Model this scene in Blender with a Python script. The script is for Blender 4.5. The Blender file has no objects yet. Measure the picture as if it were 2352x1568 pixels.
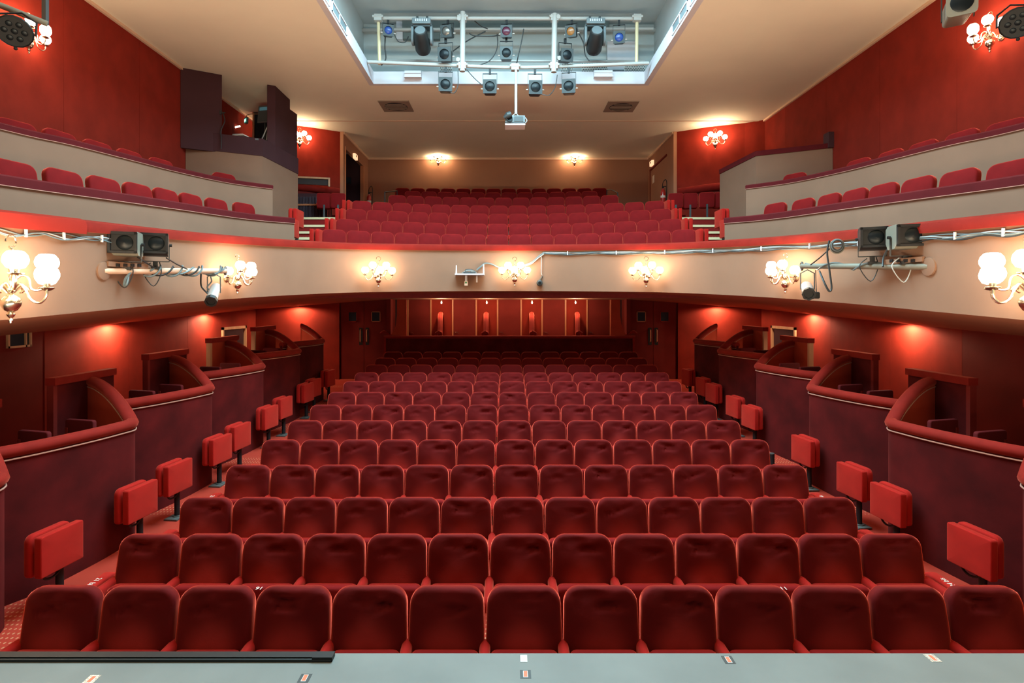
import bpy, bmesh, math, random
from mathutils import Vector, Matrix, noise
PI = math.pi
R = math.radians
random.seed(7)
SC = bpy.context.scene
COL = SC.collection

# ------------------------------------------------------------------ camera, world, light, exposure
F = 1306.7            # focal length in pixels of the 2352 px wide frame
U0, V0 = 1163.0, 700.0
ZC = 2.91
cam_d = bpy.data.cameras.new('camera')
cam_d.sensor_width = 36.0
cam_d.lens = F / 2352 * 36.0
cam_d.shift_x = (1176 - U0) / 2352
cam_d.shift_y = (V0 - 784) / 2352
cam_d.clip_start = 0.05
cam = bpy.data.objects.new('camera', cam_d)
cam.location = (0, 0, ZC)
cam.rotation_euler = (R(90), 0, 0)
COL.objects.link(cam)
SC.camera = cam

SC.view_settings.view_transform = 'Standard'
SC.view_settings.look = 'None'
SC.view_settings.gamma = 1
SC.view_settings.use_curve_mapping = False
SC.view_settings.exposure = 0.1

w = bpy.data.worlds.new('world')
SC.world = w
w.use_nodes = True
w.node_tree.nodes['Background'].inputs[0].default_value = (0.75, 0.88, 1.0, 1)
w.node_tree.nodes['Background'].inputs[1].default_value = 0.025

GLOBE_E = 50.0        # opal globes of the wall chandeliers
WARM = (1.0, 0.74, 0.47)

def area_light(name, loc, rot, sx, sy, power, color):
    d = bpy.data.lights.new(name, 'AREA')
    d.shape = 'RECTANGLE'; d.size = sx; d.size_y = sy
    d.energy = power; d.color = color
    o = bpy.data.objects.new(name, d)
    o.location = loc; o.rotation_euler = rot
    COL.objects.link(o)
    return o

# unseen area light added for the cool colour of the lighting slot
area_light('slot_fill_light', (0.06, 8.0, 9.75), (0, 0, 0), 5.0, 5.2, 2100, (0.52, 0.87, 1.0))
# unseen fill light added below the view to brighten the ceiling
area_light('ceiling_fill_light', (0.0, 1.3, 1.25), (R(180), 0, 0), 9.0, 1.0, 1100, (1.0, 0.87, 0.62))

# ------------------------------------------------------------------ helpers
def P(u, v, d):
    return Vector(((u - U0) * d / F, d, ZC - (v - V0) * d / F))

CX = 0.065
def S(s, x, y, z=0.0):
    return Vector((CX + s * x, y, z))

class MB:
    def __init__(self):
        self.v = []; self.f = []
    def add(self, vs, fs):
        b = len(self.v)
        self.v += [Vector(p) for p in vs]
        self.f += [tuple(i + b for i in q) for q in fs]
        return self
    def box(self, c, s, rot=None):
        hx, hy, hz = s[0] / 2, s[1] / 2, s[2] / 2
        vs = [Vector((x, y, z)) for x in (-hx, hx) for y in (-hy, hy) for z in (-hz, hz)]
        if rot is not None:
            vs = [rot @ p for p in vs]
        c = Vector(c)
        vs = [p + c for p in vs]
        return self.add(vs, [(0, 1, 3, 2), (4, 6, 7, 5), (0, 4, 5, 1), (2, 3, 7, 6), (0, 2, 6, 4), (1, 5, 7, 3)])
    def span(self, a, b):
        a = Vector(a); b = Vector(b)
        return self.box((a + b) / 2, (abs(b.x - a.x), abs(b.y - a.y), abs(b.z - a.z)))
    def tube(self, pts, r, n=8, closed=False, cap=True):
        pts = [Vector(p) for p in pts]
        m = len(pts)
        rs = r if isinstance(r, (list, tuple)) else [r] * m
        tang = []
        for i in range(m):
            if closed:
                t = pts[(i + 1) % m] - pts[i - 1]
            else:
                t = pts[min(i + 1, m - 1)] - pts[max(i - 1, 0)]
            tang.append(t.normalized() if t.length > 1e-9 else Vector((0, 0, 1)))
        up = Vector((0, 0, 1)) if abs(tang[0].z) < 0.9 else Vector((1, 0, 0))
        nrm = (up - tang[0] * up.dot(tang[0])).normalized()
        vs = []
        for i in range(m):
            nrm = nrm - tang[i] * nrm.dot(tang[i])
            if nrm.length < 1e-6:
                nrm = tang[i].orthogonal()
            nrm.normalize()
            bi = tang[i].cross(nrm)
            for k in range(n):
                a = 2 * PI * k / n
                vs.append(pts[i] + (nrm * math.cos(a) + bi * math.sin(a)) * rs[i])
        fs = []
        for i in range(m if closed else m - 1):
            j = (i + 1) % m
            for k in range(n):
                k2 = (k + 1) % n
                fs.append((i * n + k, i * n + k2, j * n + k2, j * n + k))
        if cap and not closed:
            fs.append(tuple(range(n))[::-1])
            fs.append(tuple(range((m - 1) * n, m * n)))
        return self.add(vs, fs)
    def lathe(self, prof, n=16, M=None):
        vs = []; fs = []
        for (r, z) in prof:
            for k in range(n):
                a = 2 * PI * k / n
                vs.append(Vector((r * math.cos(a), r * math.sin(a), z)))
        for i in range(len(prof) - 1):
            for k in range(n):
                k2 = (k + 1) % n
                fs.append((i * n + k, i * n + k2, (i + 1) * n + k2, (i + 1) * n + k))
        if prof[0][0] > 1e-6:
            fs.append(tuple(range(n))[::-1])
        if prof[-1][0] > 1e-6:
            b = (len(prof) - 1) * n
            fs.append(tuple(range(b, b + n)))
        if M is not None:
            vs = [M @ p for p in vs]
        return self.add(vs, fs)
    def prism(self, poly, z0, z1):
        n = len(poly)
        vs = [Vector((p[0], p[1], z0)) for p in poly] + [Vector((p[0], p[1], z1)) for p in poly]
        fs = [tuple(range(n))[::-1], tuple(range(n, 2 * n))]
        fs += [(i, (i + 1) % n, n + (i + 1) % n, n + i) for i in range(n)]
        return self.add(vs, fs)
    def poly(self, pts):
        return self.add(pts, [tuple(range(len(pts)))])
    def grid(self, rows):
        nr, nc = len(rows), len(rows[0])
        vs = [p for r_ in rows for p in r_]
        fs = [(i * nc + j, i * nc + j + 1, (i + 1) * nc + j + 1, (i + 1) * nc + j) for i in range(nr - 1) for j in range(nc - 1)]
        return self.add(vs, fs)
    def sweep(self, path, sec, closed_ends=True, nrms=None):
        path = [Vector(p) for p in path]
        m = len(path); n = len(sec)
        vs = []
        for i in range(m):
            t = path[min(i + 1, m - 1)] - path[max(i - 1, 0)]
            t.z = 0
            t.normalize()
            nm = Vector((t.y, -t.x, 0)) if nrms is None else nrms[i]
            s_i = sec[i] if isinstance(sec[0], list) else sec
            for (a, b) in s_i:
                vs.append(path[i] + nm * a + Vector((0, 0, b)))
        if isinstance(sec[0], list):
            n = len(sec[0])
        fs = []
        for i in range(m - 1):
            for k in range(n):
                k2 = (k + 1) % n
                fs.append((i * n + k, i * n + k2, (i + 1) * n + k2, (i + 1) * n + k))
        if closed_ends:
            fs.append(tuple(range(n)))
            fs.append(tuple(range((m - 1) * n, m * n))[::-1])
        return self.add(vs, fs)
    def xf(self, M):
        self.v = [M @ p for p in self.v]
        return self
    def mesh(self, name, mat, smooth=True, recalc=True, angle=38):
        me = bpy.data.meshes.new(name)
        me.from_pydata([tuple(p) for p in self.v], [], self.f)
        if recalc:
            bm = bmesh.new(); bm.from_mesh(me)
            bmesh.ops.recalc_face_normals(bm, faces=bm.faces)
            bm.to_mesh(me); bm.free()
        if smooth:
            me.polygons.foreach_set('use_smooth', [True] * len(me.polygons))
            me.set_sharp_from_angle(angle=R(angle))
        if mat is not None:
            me.materials.append(mat)
        return me
    def build(self, name, mat, parent=None, smooth=True, recalc=True, angle=38):
        return obj(name, self.mesh(name, mat, smooth, recalc, angle), parent)

def obj(name, me, parent=None):
    o = bpy.data.objects.new(name, me)
    COL.objects.link(o)
    if parent is not None:
        o.parent = parent
    return o

def thing(name, label, cat, loc=(0, 0, 0), rz=0.0, group=None):
    o = bpy.data.objects.new(name, None)
    o.empty_display_size = 0.1
    COL.objects.link(o)
    o.location = loc
    o.rotation_euler = (0, 0, rz)
    o['label'] = label; o['category'] = cat
    if group:
        o['group'] = group
    return o

def tag(o, label, cat, group=None):
    o['label'] = label; o['category'] = cat
    if group:
        o['group'] = group
    return o

def struct(o):
    o['kind'] = 'structure'
    return o

def sroot(name):
    o = bpy.data.objects.new(name, None)
    COL.objects.link(o)
    o['kind'] = 'structure'
    return o

def dup(root, loc, rz, label=None, group=None):
    r = root.copy(); COL.objects.link(r)
    r.location = loc; r.rotation_euler = (0, 0, rz)
    if label: r['label'] = label
    if group: r['group'] = group
    for ch in list(root.children):
        c = ch.copy(); COL.objects.link(c); c.parent = r
        for g in list(ch.children):
            d = g.copy(); COL.objects.link(d); d.parent = c
    return r

def smooth_path(pts, n=6):
    pts = [Vector(p) for p in pts]
    out = []
    m = len(pts)
    for i in range(m - 1):
        p0 = pts[max(i - 1, 0)]; p1 = pts[i]; p2 = pts[i + 1]; p3 = pts[min(i + 2, m - 1)]
        for k in range(n):
            t = k / n
            out.append(0.5 * ((2 * p1) + (p2 - p0) * t + (2 * p0 - 5 * p1 + 4 * p2 - p3) * t * t + (3 * p1 - p0 - 3 * p2 + p3) * t ** 3))
    out.append(pts[-1].copy())
    return out

def resample(pts, n):
    L = [0.0]
    for i in range(1, len(pts)):
        L.append(L[-1] + (pts[i] - pts[i - 1]).length)
    out = []
    j = 0
    for k in range(n):
        t = L[-1] * k / (n - 1)
        while j < len(L) - 2 and L[j + 1] < t:
            j += 1
        q = (t - L[j]) / max(L[j + 1] - L[j], 1e-9)
        out.append(pts[j].lerp(pts[j + 1], q))
    return out

def at_len(pts, s):
    acc = 0.0
    for i in range(1, len(pts)):
        d = (pts[i] - pts[i - 1]).length
        if acc + d >= s or i == len(pts) - 1:
            q = (s - acc) / d
            return pts[i - 1].lerp(pts[i], q), (pts[i] - pts[i - 1]).normalized()
        acc += d

def rr(w, h, rad, n=5, m=5):
    """rounded rectangle outline, rad = (bl, br, tr, tl); centred"""
    cs = [(-w / 2, -h / 2, PI, rad[0]), (w / 2, -h / 2, 1.5 * PI, rad[1]), (w / 2, h / 2, 0, rad[2]), (-w / 2, h / 2, 0.5 * PI, rad[3])]
    pts = []
    for k, (x, y, a0, r) in enumerate(cs):
        r = min(r, w / 2 * 0.98, h / 2 * 0.98)
        cx = x + (r if x < 0 else -r); cy = y + (r if y < 0 else -r)
        for i in range(n + 1):
            a = a0 + 0.5 * PI * i / n
            pts.append((cx + r * math.cos(a), cy + r * math.sin(a)))
        x2, y2, a2, r2 = cs[(k + 1) % 4]
        r2 = min(r2, w / 2 * 0.98, h / 2 * 0.98)
        cx2 = x2 + (r2 if x2 < 0 else -r2); cy2 = y2 + (r2 if y2 < 0 else -r2)
        e = (cx2 + r2 * math.cos(a2), cy2 + r2 * math.sin(a2))
        s = pts[-1]
        for i in range(1, m):
            pts.append((s[0] + (e[0] - s[0]) * i / m, s[1] + (e[1] - s[1]) * i / m))
    return pts

def cushion(mb, w, h, t, rad, edge, puff, n=5, m=5, inner=4, disp=None, taper=0.0, M=None):
    """upholstered slab: outline in local XZ, front towards -Y, rounded edges, puffed front; centred at origin"""
    if not isinstance(rad, (tuple, list)):
        rad = (rad,) * 4
    rings = []
    es = 4
    def ring(i, y):
        return [Vector((x * (1 - taper * z / h), y, z)) for (x, z) in rr(w - 2 * i, h - 2 * i, tuple(max(q - i, 0.004) for q in rad), n, m)]
    for k in range(es + 1):       # back edge
        a = 0.5 * PI * k / es
        rings.append(ring(edge * (1 - math.sin(a)), t / 2 - edge * (1 - math.cos(a)) if False else t / 2 - edge + edge * math.cos(a)))
    for k in range(es + 1):       # front edge
        a = 0.5 * PI * k / es
        rings.append(ring(edge * (1 - math.cos(a)), -t / 2 + edge - edge * math.sin(a)))
    base = rings[-1]
    for k in range(1, inner + 1):
        s = 1 - k / (inner + 0.6)
        rg = []
        for p in base:
            q = Vector((p.x * s, p.y, p.z * s))
            q.y -= puff * (1 - s * s)
            rg.append(q)
        rings.append(rg)
    if disp:
        for k in range(es + 1, len(rings)):
            for p in rings[k]:
                p.y += disp(p.x, p.z)
    nv = len(base)
    vs = [p for r_ in rings for p in r_]
    fs = []
    for i in range(len(rings) - 1):
        for k in range(nv):
            k2 = (k + 1) % nv
            fs.append((i * nv + k, i * nv + k2, (i + 1) * nv + k2, (i + 1) * nv + k))
    fs.append(tuple(range(nv)))
    b = (len(rings) - 1) * nv
    c = len(vs)
    cp = sum((vs[b + k] for k in range(nv)), Vector()) / nv
    vs.append(cp)
    for k in range(nv):
        fs.append((b + k, b + (k + 1) % nv, c))
    if M is not None:
        vs = [M @ p for p in vs]
    mb.add(vs, fs)
    return mb

ORD = ['', 'first', 'second', 'third', 'fourth', 'fifth', 'sixth', 'seventh', 'eighth', 'ninth', 'tenth', 'eleventh', 'twelfth', 'thirteenth', 'fourteenth', 'fifteenth', 'sixteenth']

# ------------------------------------------------------------------ materials
MATS = {}
def mat(name, col, rough=0.6, metal=0.0, sheen=0.0, sheen_tint=None, sheen_rough=0.4, var=0.0, scale=6.0, bump=0.0, bscale=60.0, spec=0.5, emit=None, estr=0.0, coat=0.0, stretch=None):
    m = bpy.data.materials.new(name)
    m.use_nodes = True
    nt = m.node_tree
    b = nt.nodes['Principled BSDF']
    b.inputs['Base Color'].default_value = (*col, 1)
    b.inputs['Roughness'].default_value = rough
    b.inputs['Metallic'].default_value = metal
    b.inputs['Specular IOR Level'].default_value = spec
    if sheen:
        b.inputs['Sheen Weight'].default_value = sheen
        b.inputs['Sheen Roughness'].default_value = sheen_rough
        b.inputs['Sheen Tint'].default_value = (*(sheen_tint or col), 1)
    if coat:
        b.inputs['Coat Weight'].default_value = coat
    if emit:
        b.inputs['Emission Color'].default_value = (*emit, 1)
        b.inputs['Emission Strength'].default_value = estr
    if var or bump:
        tc = nt.nodes.new('ShaderNodeTexCoord')
        mp = nt.nodes.new('ShaderNodeMapping')
        if stretch: mp.inputs['Scale'].default_value = stretch
        nt.links.new(tc.outputs['Object'], mp.inputs['Vector'])
    if var:
        nz = nt.nodes.new('ShaderNodeTexNoise')
        nz.inputs['Scale'].default_value = scale
        nz.inputs['Detail'].default_value = 5
        nt.links.new(mp.outputs[0], nz.inputs['Vector'])
        rp = nt.nodes.new('ShaderNodeMapRange')
        rp.inputs['From Min'].default_value = 0.3; rp.inputs['From Max'].default_value = 0.7
        rp.inputs['To Min'].default_value = 1 - var; rp.inputs['To Max'].default_value = 1 + var
        nt.links.new(nz.outputs['Fac'], rp.inputs['Value'])
        mx = nt.nodes.new('ShaderNodeVectorMath'); mx.operation = 'SCALE'
        mx.inputs[0].default_value = col
        nt.links.new(rp.outputs[0], mx.inputs['Scale'])
        nt.links.new(mx.outputs[0], b.inputs['Base Color'])
    if bump:
        n2 = nt.nodes.new('ShaderNodeTexNoise')
        n2.inputs['Scale'].default_value = bscale
        n2.inputs['Detail'].default_value = 3
        nt.links.new(mp.outputs[0], n2.inputs['Vector'])
        bp = nt.nodes.new('ShaderNodeBump')
        bp.inputs['Strength'].default_value = bump
        bp.inputs['Distance'].default_value = 0.01
        nt.links.new(n2.outputs['Fac'], bp.inputs['Height'])
        nt.links.new(bp.outputs[0], b.inputs['Normal'])
    MATS[name] = m
    return m

def dotted(name, col, dot, sx, sy, size, rough=0.95):
    """carpet: small pale dashes on red, rows staggered"""
    m = mat(name, col, rough, spec=0.08)
    nt = m.node_tree; b = nt.nodes['Principled BSDF']
    tc = nt.nodes.new('ShaderNodeTexCoord')
    mp = nt.nodes.new('ShaderNodeMapping')
    mp.inputs['Scale'].default_value = (1 / sx, 1 / sy, 1 / sy)
    nt.links.new(tc.outputs['Object'], mp.inputs['Vector'])
    br = nt.nodes.new('ShaderNodeTexVoronoi')
    br.inputs['Randomness'].default_value = 0.0
    br.inputs['Scale'].default_value = 1.0
    nt.links.new(mp.outputs[0], br.inputs['Vector'])
    lt = nt.nodes.new('ShaderNodeMath'); lt.operation = 'LESS_THAN'
    lt.inputs[1].default_value = size
    nt.links.new(br.outputs['Distance'], lt.inputs[0])
    mx = nt.nodes.new('ShaderNodeMix'); mx.data_type = 'RGBA'
    mx.inputs['A'].default_value = (*col, 1); mx.inputs['B'].default_value = (*dot, 1)
    nt.links.new(lt.outputs[0], mx.inputs['Factor'])
    nt.links.new(mx.outputs['Result'], b.inputs['Base Color'])
    return m

VELVET = mat('seat velvet', (0.17, 0.004, 0.005), 0.85, sheen=1.0, sheen_tint=(1.0, 0.17, 0.11), sheen_rough=0.3, var=0.12, scale=9, bump=0.15, bscale=90, spec=0.15)
def lit_worn_patch(m, col, cx, cz, wx, wz, amt):
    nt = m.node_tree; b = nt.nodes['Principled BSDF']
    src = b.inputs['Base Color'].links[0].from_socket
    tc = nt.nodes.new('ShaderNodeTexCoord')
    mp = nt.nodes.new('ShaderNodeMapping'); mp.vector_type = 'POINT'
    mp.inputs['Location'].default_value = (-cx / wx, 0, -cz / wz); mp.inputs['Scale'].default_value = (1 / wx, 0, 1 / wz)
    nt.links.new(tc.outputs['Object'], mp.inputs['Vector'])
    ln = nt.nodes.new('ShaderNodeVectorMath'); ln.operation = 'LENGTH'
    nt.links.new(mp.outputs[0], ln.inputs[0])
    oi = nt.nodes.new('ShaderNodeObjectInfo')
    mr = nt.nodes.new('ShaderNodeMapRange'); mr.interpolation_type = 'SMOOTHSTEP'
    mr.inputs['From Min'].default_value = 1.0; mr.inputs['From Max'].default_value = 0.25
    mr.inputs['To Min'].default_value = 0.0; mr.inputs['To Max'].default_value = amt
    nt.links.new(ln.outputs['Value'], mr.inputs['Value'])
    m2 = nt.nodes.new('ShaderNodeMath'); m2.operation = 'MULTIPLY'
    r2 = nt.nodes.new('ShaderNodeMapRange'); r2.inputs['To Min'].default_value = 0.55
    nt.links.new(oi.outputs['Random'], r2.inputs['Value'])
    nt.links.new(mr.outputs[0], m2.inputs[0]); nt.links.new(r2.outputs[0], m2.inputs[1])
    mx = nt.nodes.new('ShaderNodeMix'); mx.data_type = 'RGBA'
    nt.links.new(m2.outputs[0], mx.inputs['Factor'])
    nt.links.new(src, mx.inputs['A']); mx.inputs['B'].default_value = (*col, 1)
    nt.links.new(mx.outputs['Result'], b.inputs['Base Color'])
VELVETB = mat('worn lit back velvet', (0.11, 0.003, 0.0035), 0.85, sheen=1.0, sheen_tint=(1.0, 0.17, 0.11), sheen_rough=0.3, var=0.12, scale=9, bump=0.15, bscale=90, spec=0.15)
lit_worn_patch(VELVETB, (0.56, 0.045, 0.038), 0.0, 0.60, 0.23, 0.26, 0.55)  # paler low centre: worn nap plus slot light painted into the colour
def nap(m, col, rough, k):
    nt = m.node_tree; b = nt.nodes['Principled BSDF']; out_ = nt.nodes['Material Output']
    sh = nt.nodes.new('ShaderNodeBsdfSheen'); sh.distribution = 'ASHIKHMIN'
    sh.inputs['Color'].default_value = (*[c * k for c in col], 1); sh.inputs['Roughness'].default_value = rough
    ad = nt.nodes.new('ShaderNodeAddShader')
    nt.links.new(b.outputs[0], ad.inputs[0]); nt.links.new(sh.outputs[0], ad.inputs[1]); nt.links.new(ad.outputs[0], out_.inputs['Surface'])
nap(VELVET, (1.0, 0.10, 0.05), 0.35, 0.55)
nap(VELVETB, (1.0, 0.10, 0.05), 0.35, 0.75)
ARMV = mat('armrest velvet', (0.30, 0.009, 0.007), 0.85, sheen=0.6, sheen_tint=(1.0, 0.2, 0.12), spec=0.1)
VELVET2 = mat('folding seat velvet', (0.36, 0.009, 0.006), 0.85, sheen=0.6, sheen_tint=(1.0, 0.2, 0.12), var=0.08, scale=7, spec=0.15)
RAILV = mat('rail velvet', (0.20, 0.010, 0.006), 0.85, sheen=0.45, sheen_tint=(1.0, 0.2, 0.12), var=0.12, scale=5, bump=0.1, bscale=70, spec=0.15)
RAILC = mat('red rail cloth', (0.26, 0.016, 0.010), 0.9, sheen=0.4, sheen_tint=(1.0, 0.2, 0.12), spec=0.1)
SLAT = mat('dark slat', (0.07, 0.045, 0.06), 0.7)
BURG = mat('burgundy rail cloth', (0.095, 0.008, 0.010), 0.9, sheen=0.1, sheen_tint=(0.6, 0.12, 0.08), var=0.1, scale=4, spec=0.15)
BOXV = mat('box front velvet', (0.078, 0.0045, 0.0045), 0.9, sheen=0.08, sheen_tint=(0.9, 0.10, 0.06), var=0.4, scale=2.2, spec=0.15)
BOXIN = mat('box lining red', (0.40, 0.05, 0.022), 0.85, var=0.1, scale=3, spec=0.2)
WALLR = mat('red wall fabric', (0.23, 0.019, 0.010), 0.9, sheen=0.0, var=0.14, scale=2.5, bump=0.06, bscale=50, spec=0.15, stretch=(1, 1, 0.8))
WALLD = mat('dark red lacquer', (0.17, 0.018, 0.014), 0.8, var=0.12, scale=2.0, spec=0.1)
PURP = mat('dark plum panel', (0.058, 0.022, 0.026), 0.85, var=0.08, scale=2, spec=0.2)
CREAM = mat('cream painted plaster', (0.235, 0.128, 0.082), 0.75, var=0.05, scale=1.6, bump=0.03, bscale=25, spec=0.25)
CEIL = mat('ceiling paint', (0.86, 0.80, 0.64), 0.85, var=0.03, scale=0.8, spec=0.2)
SOFF = mat('soffit paint', (0.38, 0.155, 0.085), 0.75, var=0.05, scale=1.2, spec=0.25)
TAN = mat('brown back wall paint', (0.36, 0.17, 0.10), 0.8, var=0.06, scale=1.0, spec=0.2)
TRIMW = mat('cornice paint', (0.70, 0.48, 0.34), 0.7)
ORANGE = mat('varnished trim', (0.50, 0.17, 0.07), 0.5)
WOOD = mat('pale wood edge', (0.55, 0.30, 0.16), 0.55, var=0.15, scale=12, stretch=(1, 1, 0.1))
PIPING = mat('cream piping cord', (0.46, 0.22, 0.16), 0.8)
CARPET = dotted('stalls carpet', (0.36, 0.035, 0.020), (0.50, 0.19, 0.10), 0.045, 0.07, 0.20)
CARPR = dotted('step carpet', (0.22, 0.018, 0.016), (0.55, 0.30, 0.18), 0.07, 0.07, 0.13)
CARPD = mat('plain red carpet', (0.20, 0.02, 0.02), 0.95, var=0.1, scale=10)
NOSE = mat('cream step nosing', (0.74, 0.62, 0.36), 0.6)
WHITE = mat('white paint', (0.62, 0.62, 0.67), 0.5, var=0.03, scale=3)
ATTIC = mat('slot plaster', (0.50, 0.55, 0.55), 0.8, var=0.06, scale=1.5)
ATTICD = mat('slot dark beam', (0.16, 0.20, 0.20), 0.8)
PIPEW = mat('white pipe enamel', (0.42, 0.41, 0.39), 0.4)
PIPEY = mat('bare yellowed pipe', (0.62, 0.50, 0.30), 0.5)
BLACK = mat('black metal', (0.010, 0.010, 0.011), 0.5, spec=0.3)
DGREY = mat('dark grey lantern', (0.013, 0.015, 0.0155), 0.5, spec=0.5)
MGREY = mat('grey lantern body', (0.030, 0.036, 0.037), 0.5, spec=0.5)
LGREY = mat('light grey plastic', (0.13, 0.155, 0.165), 0.5)
OLIVE = mat('olive grey lantern', (0.20, 0.19, 0.15), 0.5)
SILVER = mat('silver lantern skin', (0.62, 0.62, 0.60), 0.35, metal=0.6)
STEEL = mat('galvanised plate', (0.12, 0.12, 0.11), 0.5, metal=0.4, var=0.2, scale=20)
BRASS = mat('polished brass', (0.74, 0.66, 0.52), 0.25, metal=1.0)
GLOBE = mat('lit opal glass', (0.9, 0.88, 0.85), 0.3, emit=WARM, estr=GLOBE_E)
GLASS_DK = mat('dark lens', (0.006, 0.009, 0.011), 0.35, spec=0.2)
GLASS_BL = mat('blue lens', (0.015, 0.05, 0.22), 0.30, spec=0.5)
GLASS_RD = mat('red lens', (0.08, 0.012, 0.03), 0.30, spec=0.5)
GLASS_AM = mat('amber lens', (0.28, 0.11, 0.03), 0.30, spec=0.5)
GLASS_CL = mat('clear lens', (0.20, 0.18, 0.16), 0.30, metal=0.6)
LIT = mat('lit lens', (0.9, 0.9, 0.95), 0.2, emit=(0.9, 0.95, 1.0), estr=14)
TUBE = mat('lit tube', (0.9, 0.9, 0.8), 0.2, emit=(1.0, 0.92, 0.7), estr=5)
BULB = mat('small lit bulb', (0.9, 0.8, 0.7), 0.3, emit=(1.0, 0.75, 0.5), estr=6)
EXIT_G = mat('lit green exit sign', (0.1, 0.6, 0.45), 0.4, emit=(0.05, 0.6, 0.42), estr=0.6)
EXIT_W = mat('lit exit sign white', (0.9, 0.95, 0.9), 0.4, emit=(0.85, 1.0, 0.92), estr=1.2)
EXIT_O = mat('lit amber exit box', (0.9, 0.6, 0.4), 0.4, emit=(1.0, 0.62, 0.35), estr=1.0)
NAVY = mat('navy screen', (0.015, 0.022, 0.035), 0.6, spec=0.2)
SCREEN = mat('monitor face', (0.10, 0.13, 0.14), 0.25)
BLUESC = mat('screen blue band', (0.12, 0.30, 0.36), 0.3, emit=(0.12, 0.35, 0.45), estr=0.15)
CABLE = mat('grey cable', (0.13, 0.17, 0.18), 0.5)
CABLEW = mat('white cable', (0.42, 0.44, 0.44), 0.5)
CABLEB = mat('black cable', (0.02, 0.02, 0.02), 0.5)
REDEX = mat('extinguisher red', (0.50, 0.02, 0.015), 0.3, coat=0.5)
PAPER = mat('white paper', (0.80, 0.70, 0.60), 0.8)
TAPEO = mat('orange tape', (0.75, 0.16, 0.07), 0.6)
TAPEK = mat('black tape', (0.03, 0.035, 0.035), 0.5)
TAPEW = mat('white tape', (0.75, 0.80, 0.80), 0.6)
SILVT = mat('crinkled silver tape', (0.55, 0.55, 0.50), 0.3, metal=0.5, var=0.7, scale=120)
STAGE = mat('painted stage floor', (0.165, 0.175, 0.165), 0.6, var=0.10, scale=2.5, bump=0.02, bscale=15, spec=0.4)
VENTM = mat('vent frame', (0.30, 0.23, 0.18), 0.6)
VENTD = mat('vent slot dark', (0.04, 0.03, 0.03), 0.8)
GREEN = mat('green print', (0.03, 0.25, 0.08), 0.6)

# ------------------------------------------------------------------ room shell
CH = 5.27                     # ceiling above the camera
ZCE = ZC + CH                 # 8.18
WX = 7.30                     # side walls (from the room's centre line)
RAKE0, RAKE = 5.75, 0.0725
def zfloor(y):
    return 0.0 if y < RAKE0 else RAKE * (y - RAKE0)

# stalls floor
mb = MB()
rows = []
for y in (2.0, RAKE0, 18.0):
    rows.append([S(-1, WX, y, zfloor(y)), S(1, WX, y, zfloor(y))])
mb.grid(rows)
struct(mb.build('floor', CARPET, smooth=False))

# stage
mb = MB()
mb.span((-9, -5, 0.0), (9, 2.86, 1.159))
struct(mb.build('stage_floor', STAGE, smooth=False))
mb = MB()
mb.span((-9, 2.861, 0.9), (9, 2.872, 1.152))
struct(mb.build('trim_1', STAGE, smooth=False))

# upper side walls with fabric panels
def side_wall(s, name):
    w_ = sroot(name)
    m0 = MB()
    m0.add([S(s, WX + 0.03, y, z) for y in (-1.0, 16.6) for z in (-0.2, ZCE + 0.3)] + [S(s, WX + 0.15, y, z) for y in (-1.0, 16.6) for z in (-0.2, ZCE + 0.3)],
           [(0, 1, 3, 2), (4, 6, 7, 5), (0, 2, 6, 4), (1, 5, 7, 3), (0, 4, 5, 1), (2, 3, 7, 6)])
    m0.build('backing', WALLD, w_, smooth=False)
    ys = [1.6, 3.5, 5.45, 7.4, 9.3, 11.22, 13.1, 15.0, 16.45]
    for a, b in zip(ys[:-1], ys[1:]):
        p = MB()
        p.add([S(s, x, y, z) for x in (WX, WX + 0.03) for y in (a + 0.003, b - 0.003) for z in (3.3, ZCE)],
              [(0, 1, 3, 2), (4, 6, 7, 5), (0, 2, 6, 4), (1, 5, 7, 3), (0, 4, 5, 1), (2, 3, 7, 6)])
        p.build('wall_panel', WALLR, w_, smooth=False)
    return w_
wl = side_wall(-1, 'wall_left')
wr = side_wall(1, 'wall_right')

# lower side walls, with a doorway each at the back
def lower_wall(s, w_):
    segs = [(2.0, 3.5), (3.5, 5.45), (5.45, 7.25), (8.9, 10.9), (10.9, 12.9), (12.9, 14.42)]
    if s > 0:
        segs = [(2.0, 3.5), (3.5, 5.45), (5.45, 7.25), (7.25, 9.18), (9.18, 10.9), (10.9, 12.9), (12.9, 14.42)]
    for a, b in segs:
        p = MB()
        p.add([S(s, x, y, z) for x in (WX - 0.01, WX + 0.03) for y in (a + 0.003, b - 0.003) for z in (0.0, 3.2)],
              [(0, 1, 3, 2), (4, 6, 7, 5), (0, 2, 6, 4), (1, 5, 7, 3), (0, 4, 5, 1), (2, 3, 7, 6)])
        p.build('wall_panel', WALLR if (a >= 8.9) else WALLD, w_, smooth=False)  # darker red near the stage: the unlit look is put into the colour
    for (a, b, z0, z1) in ((14.42, 15.75, 2.34, 3.2), (15.75, 16.45, 0.0, 3.2)):
        p = MB()
        p.add([S(s, x, y, z) for x in (WX - 0.01, WX + 0.03) for y in (a, b) for z in (z0, z1)],
              [(0, 1, 3, 2), (4, 6, 7, 5), (0, 2, 6, 4), (1, 5, 7, 3), (0, 4, 5, 1), (2, 3, 7, 6)])
        p.build('wall_panel', WALLR, w_, smooth=False)
lower_wall(-1, wl)
lower_wall(1, wr)
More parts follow.
